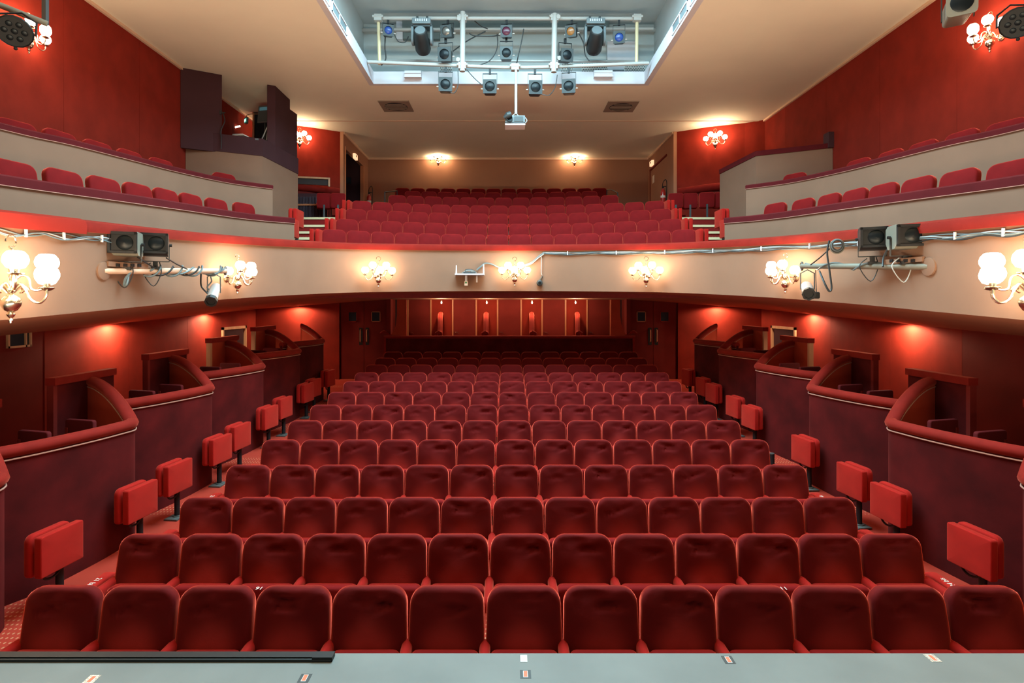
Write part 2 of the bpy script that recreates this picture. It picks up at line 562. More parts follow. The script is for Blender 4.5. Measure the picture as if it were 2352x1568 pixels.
def doorway(s, name):
    d = sroot(name)
    m0 = MB()
    y0, y1, zt = 14.42, 15.75, 2.34
    for (a, b, z0, z1) in ((y0, y0 + 0.07, 0.5, zt), (y1 - 0.07, y1, 0.5, zt), (y0, y1, zt - 0.07, zt)):
        m0.add([S(s, x, y, z) for x in (WX - 0.05, WX + 0.02) for y in (a, b) for z in (z0, z1)],
               [(0, 1, 3, 2), (4, 6, 7, 5), (0, 2, 6, 4), (1, 5, 7, 3), (0, 4, 5, 1), (2, 3, 7, 6)])
    m0.build('door_frame', WOOD, d, smooth=False)
    m0 = MB()
    m0.add([S(s, x, y, z) for x in (WX + 0.005, WX + 0.028) for y in (y0 + 0.07, y1 - 0.07) for z in (0.6, zt - 0.07)],
           [(0, 1, 3, 2), (4, 6, 7, 5), (0, 2, 6, 4), (1, 5, 7, 3), (0, 4, 5, 1), (2, 3, 7, 6)])
    m0.build('door_leaf', PURP, d, smooth=False)
    m0 = MB()
    m0.add([S(s, x, y, z) for x in (WX - 0.01, WX + 0.01) for y in (y0 + 0.45, y0 + 0.5) for z in (1.4, 1.95)],
           [(0, 1, 3, 2), (4, 6, 7, 5), (0, 2, 6, 4), (1, 5, 7, 3), (0, 4, 5, 1), (2, 3, 7, 6)])
    m0.build('door_handle', WOOD, d, smooth=False)
doorway(-1, 'door_1')
doorway(1, 'door_2')
# dark door with a glazed hatch near the stage on the left
d3 = sroot('door_3')
m0 = MB(); m0.span(S(-1, WX - 0.005, 7.25, 0.0), S(-1, WX + 0.03, 8.9, 3.2)); m0.build('door_leaf', WALLD, d3, smooth=False)
m0 = MB()
a, b = P(11, 786, 8.25), P(58, 786, 8.6)
for (ya, yb, za, zb) in ((8.22, 8.62, 2.28, 2.31), (8.22, 8.25, 2.28, 2.7), (8.52, 8.545, 2.28, 2.7), (8.60, 8.63, 2.28, 2.7)):
    m0.span(S(-1, WX - 0.04, ya, za), S(-1, WX - 0.004, yb, zb))
m0.build('window_frame', WOOD, d3, smooth=False)
m0 = MB(); m0.span(S(-1, WX - 0.015, 8.25, 2.31), S(-1, WX - 0.006, 8.6, 2.7)); m0.build('pane', NAVY, d3, smooth=False)

# rear wall of the stalls under the balcony, both sides of the back boxes, with double doors
wb = sroot('wall_back')
for s in (-1, 1):
    p = MB(); p.span(S(s, 4.92, 16.4, 0.4), S(s, WX, 16.55, 3.3)); p.build('wall_panel', WALLR, wb, smooth=False)
    p = MB(); p.span(S(s, 3.42, 16.5, 0.4), S(s, 4.92, 16.6, 3.3)); p.build('backing', WALLD, wb, smooth=False)
    p = MB(); p.span(S(s, 4.87, 16.36, 0.7), S(s, 4.97, 16.4, 3.2)); p.build('door_jamb', WALLR, wb, smooth=False)
    p = MB(); p.span(S(s, 3.36, 16.2, 0.7), S(s, 3.47, 16.5, 3.2)); p.build('door_jamb', WALLD, wb, smooth=False)
def double_door(s, name):
    d = sroot(name)
    for k in range(2):
        x0 = 3.5 + 0.675 * k
        leaf = MB(); leaf.span(S(s, x0 + 0.005, 16.43, 0.775), S(s, x0 + 0.67, 16.49, 3.1))
        lf = leaf.build('door_leaf', WALLD, d, smooth=False)
        c = x0 + 0.33
        fr = MB()
        for (xa, xb, za, zb) in ((c - 0.13, c + 0.13, 2.42, 2.445), (c - 0.13, c + 0.13, 2.70, 2.72), (c - 0.13, c - 0.11, 2.42, 2.72), (c + 0.11, c + 0.13, 2.42, 2.72)):
            fr.span(S(s, xa, 16.415, za), S(s, xb, 16.432, zb))
        fr.build('window_frame', ORANGE if k == 0 else WALLR, lf, smooth=False)
        pn = MB(); pn.span(S(s, c - 0.11, 16.422, 2.445), S(s, c + 0.11, 16.431, 2.70)); pn.build('pane', NAVY, lf, smooth=False)
        hx = x0 + (0.58 if k == 0 else 0.09)
        h = MB(); h.tube([S(s, hx, 16.43, 1.84), S(s, hx, 16.36, 1.86), S(s, hx, 16.36, 2.18), S(s, hx, 16.43, 2.20)], 0.016, 6)
        h.build('door_handle', ORANGE, lf)
        h = MB(); h.span(S(s, hx - 0.05, 16.425, 1.75), S(s, hx + 0.05, 16.432, 2.25)); h.build('push_plate', BLACK, lf, smooth=False)
double_door(-1, 'door_4')
double_door(1, 'door_5')

# wall behind the back boxes: alternating doors and bays
d_back = 17.6
wb2 = sroot('wall_back_boxes')
xs = [(u - U0) * d_back / F for u in (895, 937, 990, 1040, 1094, 1143, 1197, 1245, 1299, 1348, 1402, 1440)]
for i, (a, b) in enumerate(zip(xs[:-1], xs[1:])):
    p = MB(); p.span((a + 0.012, d_back, 0.8), (b - 0.012, d_back + 0.05, 3.15))
    is_door = i in (1, 3, 5, 7, 9)
    o = p.build('door_leaf' if is_door else 'wall_panel', WALLD if is_door else (WALLR if i in (2, 4, 6, 8) else PURP), wb2, smooth=False)
    if is_door:
        h = MB()
        hx = a + 0.07
        h.tube([(hx, d_back - 0.002, 2.07), (hx, d_back - 0.05, 2.07), (hx + 0.07, d_back - 0.055, 2.07), (hx + 0.11, d_back - 0.05, 2.03)], 0.011, 6)
        h.build('door_handle', BRASS, o)
for i, x in enumerate(xs[1:-1]):
    p = MB(); p.span((x - 0.022, d_back - 0.03, 0.8), (x + 0.022, d_back + 0.02, 3.15)); p.build('door_jamb', ORANGE, wb2, smooth=False)
p = MB(); p.span((-3.75, d_back + 0.05, 0.5), (3.9, d_back + 0.12, 3.4)); p.build('backing', WALLD, wb2, smooth=False)
for s in (-1, 1):
    p = MB(); p.span(S(s, 3.5, 16.5, 0.5), S(s, 3.58, 17.7, 3.4)); p.build('side_return', WALLD, wb2, smooth=False)

# ---- ceiling with the lighting slot
OX0, OX1 = P(858, 192, 13.56).x, P(1480, 192, 13.56).x
OY0, OY1 = 4.6, 13.56
c_ = sroot('ceiling')
m0 = MB()
XL, XR = S(-1, WX + 0.1, 0).x, S(1, WX + 0.1, 0).x
Y0c, Y1c, Y2c = -1.0, 16.3, 20.9
for (xa, xb, ya, yb) in ((XL, OX0, Y0c, Y1c), (OX1, XR, Y0c, Y1c), (OX0, OX1, Y0c, OY0), (OX0, OX1, OY1, Y1c)):
    m0.add([(xa, ya, ZCE), (xb, ya, ZCE), (xb, yb, ZCE), (xa, yb, ZCE)], [(0, 1, 2, 3)])
m0.build('ceiling_field', CEIL, c_, smooth=False)
m0 = MB(); m0.add([(XL, Y1c + 0.02, ZCE), (XR, Y1c + 0.02, ZCE), (XR, Y2c, ZCE), (XL, Y2c, ZCE)], [(0, 1, 2, 3)])
m0.build('ceiling_field', CEIL, c_, smooth=False)
m0 = MB(); m0.span((XL, Y1c - 0.012, ZCE - 0.012), (XR, Y1c + 0.03, ZCE + 0.01)); m0.build('ceiling_joint', TRIMW, c_, smooth=False)
m0 = MB(); m0.span((XL - 0.2, Y0c, ZCE + 0.02), (OX0 - 0.9, Y2c, ZCE + 0.1)); m0.span((OX1 + 0.9, Y0c, ZCE + 0.02), (XR + 0.2, Y2c, ZCE + 0.1))
m0.span((OX0 - 0.9, Y0c, ZCE + 0.02), (OX1 + 0.9, OY0 - 0.5, ZCE + 0.1)); m0.span((OX0 - 0.9, 14.6, ZCE + 0.02), (OX1 + 0.9, Y2c, ZCE + 0.1))
m0.build('ceiling_deck', CEIL, c_, smooth=False)
# white lip of the slot
lip = 0.29
m0 = MB()
m0.span((OX0 - 0.12, OY0, ZCE - 0.004), (OX0, OY1 + 0.1, ZCE + lip))
m0.span((OX1, OY0, ZCE - 0.004), (OX1 + 0.12, OY1 + 0.1, ZCE + lip))
m0.span((OX0, OY1, ZCE - 0.004), (OX1, OY1 + 0.1, ZCE + lip))
m0.span((OX0, OY0 - 0.1, ZCE - 0.004), (OX1, OY0, ZCE + lip))
struct(m0.build('trim_2', WHITE, smooth=False))
# slot interior
AX0, AX1, AY0, AY1, AZ = OX0 - 0.42, OX1 + 0.42, 4.2, 14.3, ZC + 7.05
sl = sroot('ceiling_slot')
m0 = MB()
m0.add([(AX0, AY1, ZCE), (AX1, AY1, ZCE), (AX1, AY1, AZ), (AX0, AY1, AZ)], [(0, 1, 2, 3)]); m0.build('slot_back_wall', ATTIC, sl, smooth=False)
m0 = MB()
m0.add([(AX0, AY0, AZ), (AX1, AY0, AZ), (AX1, AY1, AZ), (AX0, AY1, AZ)], [(0, 1, 2, 3)]); m0.build('slot_roof', ATTIC, sl, smooth=False)
m0 = MB()
m0.add([(AX0, AY0, ZCE), (AX0, AY1, ZCE), (AX0, AY1, AZ), (AX0, AY0, AZ)], [(0, 1, 2, 3)])
m0.add([(AX1, AY0, ZCE), (AX1, AY1, ZCE), (AX1, AY1, AZ), (AX1, AY0, AZ)], [(0, 1, 2, 3)])
m0.add([(AX0, AY0, ZCE), (AX1, AY0, ZCE), (AX1, AY0, AZ), (AX0, AY0, AZ)], [(0, 1, 2, 3)])
m0.build('slot_side_wall', ATTIC, sl, smooth=False)
m0 = MB()
m0.add([(AX0, AY0, ZCE + 0.11), (OX0, AY0, ZCE + 0.11), (OX0, AY1, ZCE + 0.11), (AX0, AY1, ZCE + 0.11)], [(0, 1, 2, 3)])
m0.add([(AX1, AY0, ZCE + 0.11), (OX1, AY0, ZCE + 0.11), (OX1, AY1, ZCE + 0.11), (AX1, AY1, ZCE + 0.11)], [(0, 1, 2, 3)])
m0.add([(OX0, OY1, ZCE + 0.11), (OX1, OY1, ZCE + 0.11), (OX1, AY1, ZCE + 0.11), (OX0, AY1, ZCE + 0.11)], [(0, 1, 2, 3)])
m0.build('slot_ledge', WHITE, sl, smooth=False)
def slab_uv(name, m, u0, v0, u1, v1, d, t, parent=None):
    a_, b_ = P(u0, v0, d), P(u1, v1, d)
    mm = MB(); mm.span(a_, b_ + Vector((0, t, 0)))
    return mm.build(name, m, parent, smooth=False)
slab_uv('slot_beam', ATTICD, 924, 44, 1400, 64, 14.1, 0.15, sl)
slab_uv('slot_beam', ATTICD, 926, 74, 1010, 89, 14.15, 0.12, sl)
slab_uv('slot_pier', WHITE, 910, 40, 925, 90, 14.15, 0.12, sl)
slab_uv('slot_pier', WHITE, 1395, 95, 1465, 160, 14.15, 0.1, sl)
slab_uv('slot_pipe', PIPEW, 800, 65, 1520, 72, 14.12, 0.05, sl)
# slots (grilles) in the side lips
for s_, X in ((1, OX0), (-1, OX1)):
    for k, ya in enumerate((9.2, 10.3)):
        m0 = MB()
        m0.span((X - 0.002 * s_, ya, ZCE + 0.07), (X + 0.006 * s_, ya + 0.95, ZCE + 0.23))
        m0.build('slot_grille', LGREY, sl, smooth=False)
        m0 = MB()
        for (ys_, ye_, za, zb) in ((ya, ya + 0.95, 0.05, 0.07), (ya, ya + 0.95, 0.23, 0.25), (ya, ya + 0.02, 0.05, 0.25), (ya + 0.93, ya + 0.95, 0.05, 0.25), (ya + 0.46, ya + 0.48, 0.05, 0.25)):
            m0.span((X, ys_, ZCE + za), (X + 0.02 * s_, ye_, ZCE + zb))
        m0.build('grille_frame', WHITE, sl, smooth=False)

# ---- upper back walls
def vwall(pts, z0, z1, t=0.08):
    mm = MB()
    mm.sweep([Vector((p[0], p[1], 0)) for p in pts], [(0, z0), (t, z0), (t, z1), (0, z1)])
    return mm
# angled red walls between the side walls and the back section
for s, nm in ((-1, 'wall_back_left'), (1, 'wall_back_right')):
    wroot = sroot(nm)
    pts = [(WX, 16.2), (6.85, 16.5), (5.95, 16.85), (5.08, 17.35)]
    for a, b in zip(pts[:-1], pts[1:]):
        q0, q1 = S(s, *a), S(s, *b)
        mm = MB()
        nm_ = Vector((0, 0.08, 0))
        vs = []
        for z in (3.2, ZCE):
            vs += [Vector((q0.x, q0.y, z)), Vector((q1.x, q1.y, z)), Vector((q1.x, q1.y + 0.1, z)), Vector((q0.x, q0.y + 0.1, z))]
        mm.add(vs, [(0, 1, 2, 3), (4, 5, 6, 7), (0, 1, 5, 4), (1, 2, 6, 5), (2, 3, 7, 6), (3, 0, 4, 7)])
        mm.build('wall_panel', WALLR, wroot, smooth=False)
    # padded dado rail along it
    path = [S(s, 7.2, 16.08, 0), S(s, 6.83, 16.38, 0), S(s, 5.93, 16.72, 0), S(s, 5.12, 17.2, 0)]
    zz = [6.42, 6.40, 6.36, 6.32]
    path = [Vector((p.x, p.y, z)) for p, z in zip(path, zz)]
    mm = MB(); mm.tube(smooth_path(path, 5), 0.11, 10)
    mm.build('padded_rail', RAILV, wroot)
    mm = MB()
    mm.sweep([p + Vector((0, 0.05, -0.42)) for p in path], [(-0.02, 0), (0.02, 0), (0.02, 0.42), (-0.02, 0.42)])
    mm.build('dado_panel', WALLD, wroot, smooth=False)
# back section
BX, BY = 5.02, 20.4
wc = sroot('wall_rear')
m0 = MB(); m0.span(S(-1, BX, BY, 4.0), S(1, BX, BY + 0.1, ZCE)); m0.build('wall_field', TAN, wc, smooth=False)
for s in (-1, 1):
    m0 = MB()
    if s < 0:
        # opening to the lobby on the left
        for (ya, yb, za, zb) in ((17.3, 17.5, 4.0, ZCE), (17.5, 19.7, 7.72, ZCE), (19.7, BY, 4.0, ZCE)):
            m0.span(S(s, BX, ya, za), S(s, BX + 0.1, yb, zb))
    else:
        m0.span(S(s, BX, 17.3, 4.0), S(s, BX + 0.1, BY, ZCE))
    m0.build('wall_field', TAN, wc, smooth=False)
    m0 = MB(); m0.span(S(s, BX - 0.03, 17.32, ZCE - 0.07), S(s, BX, BY, ZCE)); m0.build('cornice', TRIMW, wc, smooth=False)
m0 = MB(); m0.span(S(-1, BX - 0.03, BY - 0.03, ZCE - 0.07), S(1, BX - 0.03, BY, ZCE)); m0.build('cornice', TRIMW, wc, smooth=False)
for s, nm in ((-1, wl), (1, wr)):
    m0 = MB(); m0.span(S(s, WX - 0.05, -1, ZCE - 0.05), S(s, WX, 16.2, ZCE)); m0.build('cornice', TRIMW, nm, smooth=False)
# lobby seen through the opening
lob = sroot('wall_lobby')
m0 = MB(); m0.span(S(-1, 7.6, 19.9, 4.5), S(-1, 5.12, 20.0, ZCE)); m0.span(S(-1, 7.7, 17.0, 4.5), S(-1, 7.6, 20.0, ZCE)); m0.span(S(-1, 7.6, 17.4, 4.5), S(-1, 5.12, 17.5, ZCE))
m0.build('wall_field', PURP, lob, smooth=False)
slab_uv('wall_sign', NAVY, 788, 407, 806, 422, 19.85, 0.03, lob)
m0 = MB()
m0.span(S(-1, BX - 0.02, 17.44, 5.0), S(-1, BX + 0.1, 17.52, 7.78)); m0.span(S(-1, BX - 0.02, 19.68, 5.0), S(-1, BX + 0.1, 19.74, 7.72))
struct(m0.build('trim_3', ORANGE, smooth=False))
# door outline on the right side of the back section
m0 = MB()
m0.span(S(1, BX - 0.03, 18.0, 7.62), S(1, BX, 20.1, 7.68)); m0.span(S(1, BX - 0.02, 20.05, 5.3), S(1, BX, 20.1, 7.62))
struct(m0.build('door_6', WALLD, smooth=False))

# ------------------------------------------------------------------ balcony: fascia, soffit, tiers
FX = [(4.62, 2.2), (4.58, 3.6), (4.54, 5.05), (4.50, 6.2), (4.46, 7.6), (4.10, 9.4), (3.30, 10.95), (2.35, 11.50), (1.2, 11.85), (0, 11.95)]
def zft(y): return 3.312 + 0.062 * y
def half_to_full(half):
    h = smooth_path([(x, y, 0) for x, y in half], 5)
    left = [S(-1, p.x, p.y) for p in h]
    right = [S(1, p.x, p.y) for p in h[:-1]][::-1]
    return left + right
FPATH = half_to_full(FX)       # left front -> centre -> right front
bf = sroot('balcony_front')
fp = [Vector((p.x, p.y, zft(p.y))) for p in FPATH]
mm = MB(); mm.sweep(fp, [(0, -0.85), (0, 0), (-0.12, 0), (-0.12, -0.85)])
mm.build('fascia', CREAM, bf)
# the sweep normal points to the room's outside or inside: test with the first tangent
rail = []
for p in fp:
    rail.append(p + Vector((0, 0, 0.0)))
sec = [(0.035, -0.005), (0.045, 0.05), (0.03, 0.10), (-0.02, 0.125), (-0.16, 0.125), (-0.2, 0.09), (-0.2, -0.005)]
mm = MB(); mm.sweep(rail, sec)
mm.build('padded_rail', RAILV, bf)
leftp = [p for p in rail if p.x < 0 and p.y < 6.0]
mm = MB(); mm.sweep(leftp, [(0.05, -0.03), (0.055, 0.05), (0.04, 0.105), (-0.02, 0.132), (-0.1, 0.132), (-0.1, 0.126), (0.03, 0.10), (0.045, 0.05), (0.04, -0.03)])
mm.build('rail_cover', RAILC, bf)

# soffit: ruled between the fascia's foot and the walls
out = [S(-1, WX, y, 2.155 + 0.0384 * y) for y in (2.2, 4, 6, 8, 10, 12, 14, 16.4)]
out += [S(-1, 4.84, 16.4, 2.97), S(-1, 3.5, 16.42, 3.06), S(-1, 3.3, 17.62, 3.07), S(1, 3.3, 17.62, 3.07), S(1, 3.5, 16.42, 3.06), S(1, 4.84, 16.4, 2.97)]
out += [S(1, WX, y, 2.155 + 0.0384 * y) for y in (16.4, 14, 12, 10, 8, 6, 4, 2.2)]
NS = 80
o_rs = resample(out, NS)
f_rs = resample([Vector((p.x, p.y, zft(p.y) - 0.85)) for p in FPATH], NS)
mm = MB()
mm.grid([[f.lerp(o, t) for (f, o) in zip(f_rs, o_rs)] for t in (0, 0.12, 0.3, 0.6, 1.0)])
struct(mm.build('ceiling_soffit', SOFF))

# side parapets
P1H = [(5.5, 2.2), (5.46, 4.0), (5.42, 6.07), (5.27, 7.44), (5.14, 8.76), (5.02, 10.4), (4.80, 11.3), (4.50, 11.9)]
P2H = [(6.5, 2.2), (6.42, 4.5), (6.32, 7.08), (6.15, 7.98), (6.06, 9.2), (5.98, 10.3), (5.72, 11.6), (5.2, 12.5)]
def zp1(y): return 3.853 + 0.0737 * y
def zp2(y): return 4.686 + 0.0683 * y
PAR = {}
for s, side in ((-1, 'left'), (1, 'right')):
    for nm, H, zf, drop, rh in (('lower', P1H, zp1, 1.0, 0.115), ('upper', P2H, zp2, 1.1, 0.085)):
        hp = smooth_path([(x, y, 0) for x, y in H], 6)
        path = [S(s, p.x, p.y, zf(p.y)) for p in hp]
        PAR[(s, nm)] = path
        t = sroot('parapet_%s_%s' % (nm, side))
        k = 1 if s < 0 else -1
        mm = MB(); mm.sweep(path, [(0, -drop), (0, -rh), (-0.1 * k, -rh), (-0.1 * k, -drop)])
        mm.build('parapet_wall', CREAM, t)
        mm = MB(); mm.sweep(path, [(0.02 * k, -rh), (0.025 * k, -0.02), (0.0, 0), (-0.11 * k, 0), (-0.13 * k, -0.03), (-0.13 * k, -rh)])
        mm.build('padded_rail', BURG, t)
        mm = MB()
        nr = []
        for i, p in enumerate(path):
            tt = (path[min(i + 1, len(path) - 1)] - path[max(i - 1, 0)]); tt.z = 0; tt.normalize()
            nr.append(p + Vector((tt.y, -tt.x, 0)) * 0.022 * k + Vector((0, 0, -rh - 0.005)))
        mm.tube(nr, 0.005, 6)
        mm.build('piping', PIPING, t)
# tier floors behind fascia and parapets
def tier(s, A, B, zf, name):
    a_ = resample(A, 40); b_ = resample(B, 40)
    mm = MB()
    mm.grid([[Vector((p.x, p.y, zf(p.y))) for p in a_], [Vector((p.x, p.y, zf(p.y))) for p in b_]])
    struct(mm.build(name, CARPD, smooth=False))
for s in (-1, 1):
    h = smooth_path([(x, y, 0) for x, y in FX[:6]], 5)
    fa = [S(s, p.x + 0.1, p.y) for p in h]
    wa = [S(s, WX, p.y) for p in smooth_path([(0, 2.2, 0), (0, 14.5, 0)], 10)]
    tier(s, fa, PAR[(s, 'lower')], lambda y: zft(y) + 0.17 - 0.98, 'floor_tier')
    tier(s, PAR[(s, 'lower')], PAR[(s, 'upper')], lambda y: zp1(y) + 0.30 - 0.98, 'floor_tier')
    tier(s, PAR[(s, 'upper')], wa, lambda y: zp2(y) + 0.20 - 0.98, 'floor_tier')

# central balcony tiers (arcs about y = 4.8)
CY = 4.8
ROWS_B = [  # centre depth, top z, count, pitch, radius, x offset
    (13.2, 4.54, 16, 0.52, 8.4, 0.055), (14.2, 4.93, 16, 0.52, 9.4, 0.055), (15.0, 5.31, 16, 0.52, 10.2, 0.055), (15.6, 5.63, 16, 0.52, 10.8, 0.05),
    (17.0, 6.11, 13, 0.52, 12.2, -0.085), (18.6, 6.58, 12, 0.52, 17.0, -0.17), (19.6, 6.915, 14, 0.52, 60.0, -0.18)]
SEATH = 0.98
def arc_pts(yc, rad, half, n=24):
    c = yc - rad
    return [Vector((CX + rad * math.sin(a), c + rad * math.cos(a), 0)) for a in [math.asin(half / rad) * (2 * i / n - 1) for i in range(n + 1)]]
for k, (yc, zt, n, pit, rad, xo) in enumerate(ROWS_B):
    z = zt - SEATH
    y_next = ROWS_B[k + 1][0] if k < 6 else 20.6
    half = 4.15 if k < 4 else 3.55
    a_ = arc_pts(yc - 0.45, rad, half)
    b_ = arc_pts(y_next - 0.42, ROWS_B[min(k + 1, 6)][4], half)
    mm = MB()
    mm.grid([[p + Vector((0, 0, z - 0.5)) for p in a_], [p + Vector((0, 0, z)) for p in a_], [p + Vector((0, 0, z)) for p in b_]])
    struct(mm.build('floor_tier', CARPD, smooth=False))
# side stairs of the balcony
def stairs(s, name):
    t = sroot(name)
    steps = [(12.35, 4.27), (13.05, 4.46), (13.7, 4.68), (14.35, 4.93), (15.0, 5.22)]
    for i, (y, z) in enumerate(steps):
        yb = steps[i + 1][0] if i < 4 else 17.4
        xo = 5.35 if i < 4 else WX - 0.05
        mm = MB(); mm.span(S(s, 4.1, y + 0.012, z - 0.45), S(s, xo, yb + 0.05, z - 0.002)); mm.build('step', CARPR, t, smooth=False)
        mm = MB(); mm.span(S(s, 4.1, y - 0.012, z - 0.055), S(s, xo if i < 4 else 5.45, y + 0.07, z)); mm.build('nosing', NOSE, t, smooth=False)
stairs(-1, 'stairs_left')
stairs(1, 'stairs_right')
# platform in the corners behind
for s in (-1, 1):
    mm = MB(); mm.span(S(s, 3.5, 16.4, 5.1), S(s, 5.1, 20.4, 5.5))
    struct(mm.build('floor_tier', CARPD, smooth=False))
    mm = MB(); mm.span(S(s, 5.3, 12.0, 4.3), S(s, WX, 15.2, 4.6))
    struct(mm.build('floor_tier', CARPD, smooth=False))

# ------------------------------------------------------------------ seats
def wrinkle(seed, amt):
    rnd = random.Random(seed)
    ox, oz = rnd.uniform(0, 50), rnd.uniform(0, 50)
    cr = [(rnd.uniform(-0.15, 0.15), rnd.uniform(0.14, 0.24), rnd.uniform(0.04, 0.12), rnd.uniform(-0.35, 0.35), rnd.uniform(0.4, 1.0)) for _ in range(3)]
    def f(x, z):
        d = 0.0
        d += amt * 0.6 * noise.noise(Vector((x * 5 + ox, z * 5 + oz, 0.3)))
        for (cx, cz, ln, sl_, st) in cr:
            g = (z - cz - sl_ * (x - cx))
            e = math.exp(-((x - cx) / ln) ** 2) * math.exp(-(g / 0.013) ** 2)
            d += amt * st * 1.1 * e
        top = max(0.0, (z - 0.12) / 0.15)
        d += amt * 0.5 * top * noise.noise(Vector((x * 14 + ox, z * 22 + oz, 1.7)))
        return d
    return f
TILT = Matrix.Rotation(R(-9), 4, 'X')
BH = 0.58
def back_mesh(seed, fine=True, m_=None):
    mb_ = MB()
    M = Matrix.Translation((0, 0.045, 0.98 - BH / 2 * math.cos(R(9)))) @ TILT
    cushion(mb_, 0.508, BH, 0.10, (0.05, 0.05, 0.105, 0.105), 0.032, 0.016, n=6 if fine else 4, m=8 if fine else 2, inner=11 if fine else 2,
            disp=wrinkle(seed, 0.017 + 0.010 * (seed % 3 == 0)) if fine else None, taper=0.05, M=M)
    return mb_.mesh('backrest', m_ or VELVETB, angle=60)
BACKS = [back_mesh(i) for i in range(7)]
BACK_LO = back_mesh(0, False)
BACK_BAL = back_mesh(0, False, VELVET)
def seat_mesh(fine=True):
    mb_ = MB()
    M = Matrix.Translation((0, -0.115, 0.44)) @ Matrix.Rotation(R(-6), 4, 'X')
    cushion(mb_, 0.455, 0.40, 0.12, (0.04, 0.04, 0.05, 0.05), 0.03, 0.006, n=4, m=3 if fine else 1, inner=2, M=M)
    return mb_.mesh('seat_cushion', VELVET, angle=60)
SEATM = seat_mesh()
def arm_mesh():
    mb_ = MB()
    M = Matrix.Translation((0, -0.15, 0.605))
    ring = rr(0.072, 0.11, (0.02, 0.02, 0.034, 0.034), 3, 1)
    mb_.add([M @ Vector((x * sc_, y, z * sc_ + dz)) for (y, sc_, dz) in ((0.17, 1, 0), (-0.06, 1, 0), (-0.17, 1.0, 0), (-0.215, 0.92, -0.002), (-0.235, 0.6, -0.01)) for (x, z) in ring],
            [(i * len(ring) + k, i * len(ring) + (k + 1) % len(ring), (i + 1) * len(ring) + (k + 1) % len(ring), (i + 1) * len(ring) + k) for i in range(4) for k in range(len(ring))]
            + [tuple(range(len(ring))), tuple(range(4 * len(ring), 5 * len(ring)))])
    return mb_.mesh('armrest', ARMV, angle=50)
ARMM = arm_mesh()
def ped_mesh():
    mb_ = MB()
    mb_.box((0, -0.02, 0.26), (0.03, 0.10, 0.52)); mb_.box((0, -0.04, 0.011), (0.06, 0.30, 0.022)); mb_.box((0, -0.07, 0.45), (0.035, 0.28, 0.12))
    return mb_.mesh('pedestal', BLACK, smooth=False)
PEDM = ped_mesh()

def theatre_seat(loc, rz, label, group, back, arm_l=False, arms=True, lo=False):
    t = thing('theatre_chair', label, 'seat', loc, rz, group)
    obj('backrest', back, t)
    obj('seat_cushion', SEATM, t)
    if arms:
        a_ = obj('armrest', ARMM, t); a_.location = (0.26, 0, 0)
        if arm_l:
            a_ = obj('armrest', ARMM, t); a_.location = (-0.26, 0, 0)
    p_ = obj('pedestal', PEDM, t); p_.location = (0.26, 0, 0)
    if arm_l:
        p_ = obj('pedestal', PEDM, t); p_.location = (-0.26, 0, 0)
    return t

# stalls: thirteen rows of thirteen
rowD = [679.5 / p for p in (177, 142.3, 119.6, 103, 90, 80.2, 72.1, 65.6, 60, 55.7, 51.8, 48.3, 45.1)]
rnd = random.Random(3)
STALLS = {}
for r_i, d in enumerate(rowD):
    zt = 2.91 - {0: 1.918, 1: 1.94, 2: 1.935}.get(r_i, 1.935 - 0.0687 * (r_i - 2))
    for k in range(13):
        x = 0.118 + (k - 6) * 0.52
        y = d - 0.045 + 0.012 * abs(k - 6) * 0
        lab = 'red velvet seat, %s from the left in the %s stalls row from the stage' % (ORD[k + 1], ORD[r_i + 1])
        STALLS[(r_i, k)] = theatre_seat((x, y, zt - 0.98), rnd.uniform(-0.012, 0.012) * (1 if r_i < 8 else 0), lab, 'seats of the stalls rows', BACKS[rnd.randrange(7)] if r_i < 10 else BACK_LO, arm_l=(k == 0))

# folding aisle flaps on the row ends, lettered top edge
FLAP_T = {}
def flap_text(txt):
    cu = bpy.data.curves.new('txt', 'FONT')
    cu.body = txt; cu.size = 0.062; cu.align_x = 'CENTER'; cu.align_y = 'CENTER'; cu.extrude = 0.0008
    o = bpy.data.objects.new('txt', cu); COL.objects.link(o)
    dg = bpy.context.evaluated_depsgraph_get()
    me = bpy.data.meshes.new_from_object(o.evaluated_get(dg))
    me.name = 'seat_number'
    me.materials.clear(); me.materials.append(PAPER)
    bpy.data.objects.remove(o)
    return me
def flap(s, row, txt):
    d = rowD[row]
    x = 0.118 + s * (6.5 * 0.52 + 0.115)
    zt = 2.91 - {0: 1.918, 1: 1.94, 2: 1.935}.get(row, 1.935 - 0.0687 * (row - 2))
    side = 'left' if s < 0 else 'right'
    t = thing('folding_aisle_chair', 'red folded aisle flap seat on the %s end of the %s stalls row' % (side, ORD[row + 1]), 'folding seat', (x, d - 0.12, zt - 0.98), 0, 'flap seats on the row ends')
    mb_ = MB()
    cushion(mb_, 0.46, 0.34, 0.10, (0.03, 0.03, 0.06, 0.06), 0.02, 0.004, n=4, m=2, inner=1, M=Matrix.Translation((0, 0, 0.48)) @ Matrix.Rotation(R(90), 4, 'Z'))
    mb_.build('seat_cushion', VELVET2, t)
    mb_ = MB(); mb_.box((-s * 0.05, 0, 0.2), (0.03, 0.08, 0.4)); mb_.box((-s * 0.03, 0, 0.40), (0.06, 0.1, 0.06)); mb_.build('bracket', BLACK, t, smooth=False)
    if txt:
        o = obj('seat_number', flap_text(txt), t)
        o.location = (0, 0.0, 0.652); o.rotation_euler = (0, 0, R(90) * s)
for s, txts in ((-1, ('21 bis', '21 bis', '21 bis', None)), (1, ('24 bis', '24 bis', '24 bis', None))):
    for k in range(4):
        flap(s, k + 1, txts[k])

for k, txt, dx in ((2, '16', -0.02), (10, '11', 0.03)):
    o = obj('seat_number', flap_text(txt), STALLS[(1, k)])
    o.location = (dx, -0.16, 0.646); o.rotation_euler = (0, 0, PI)
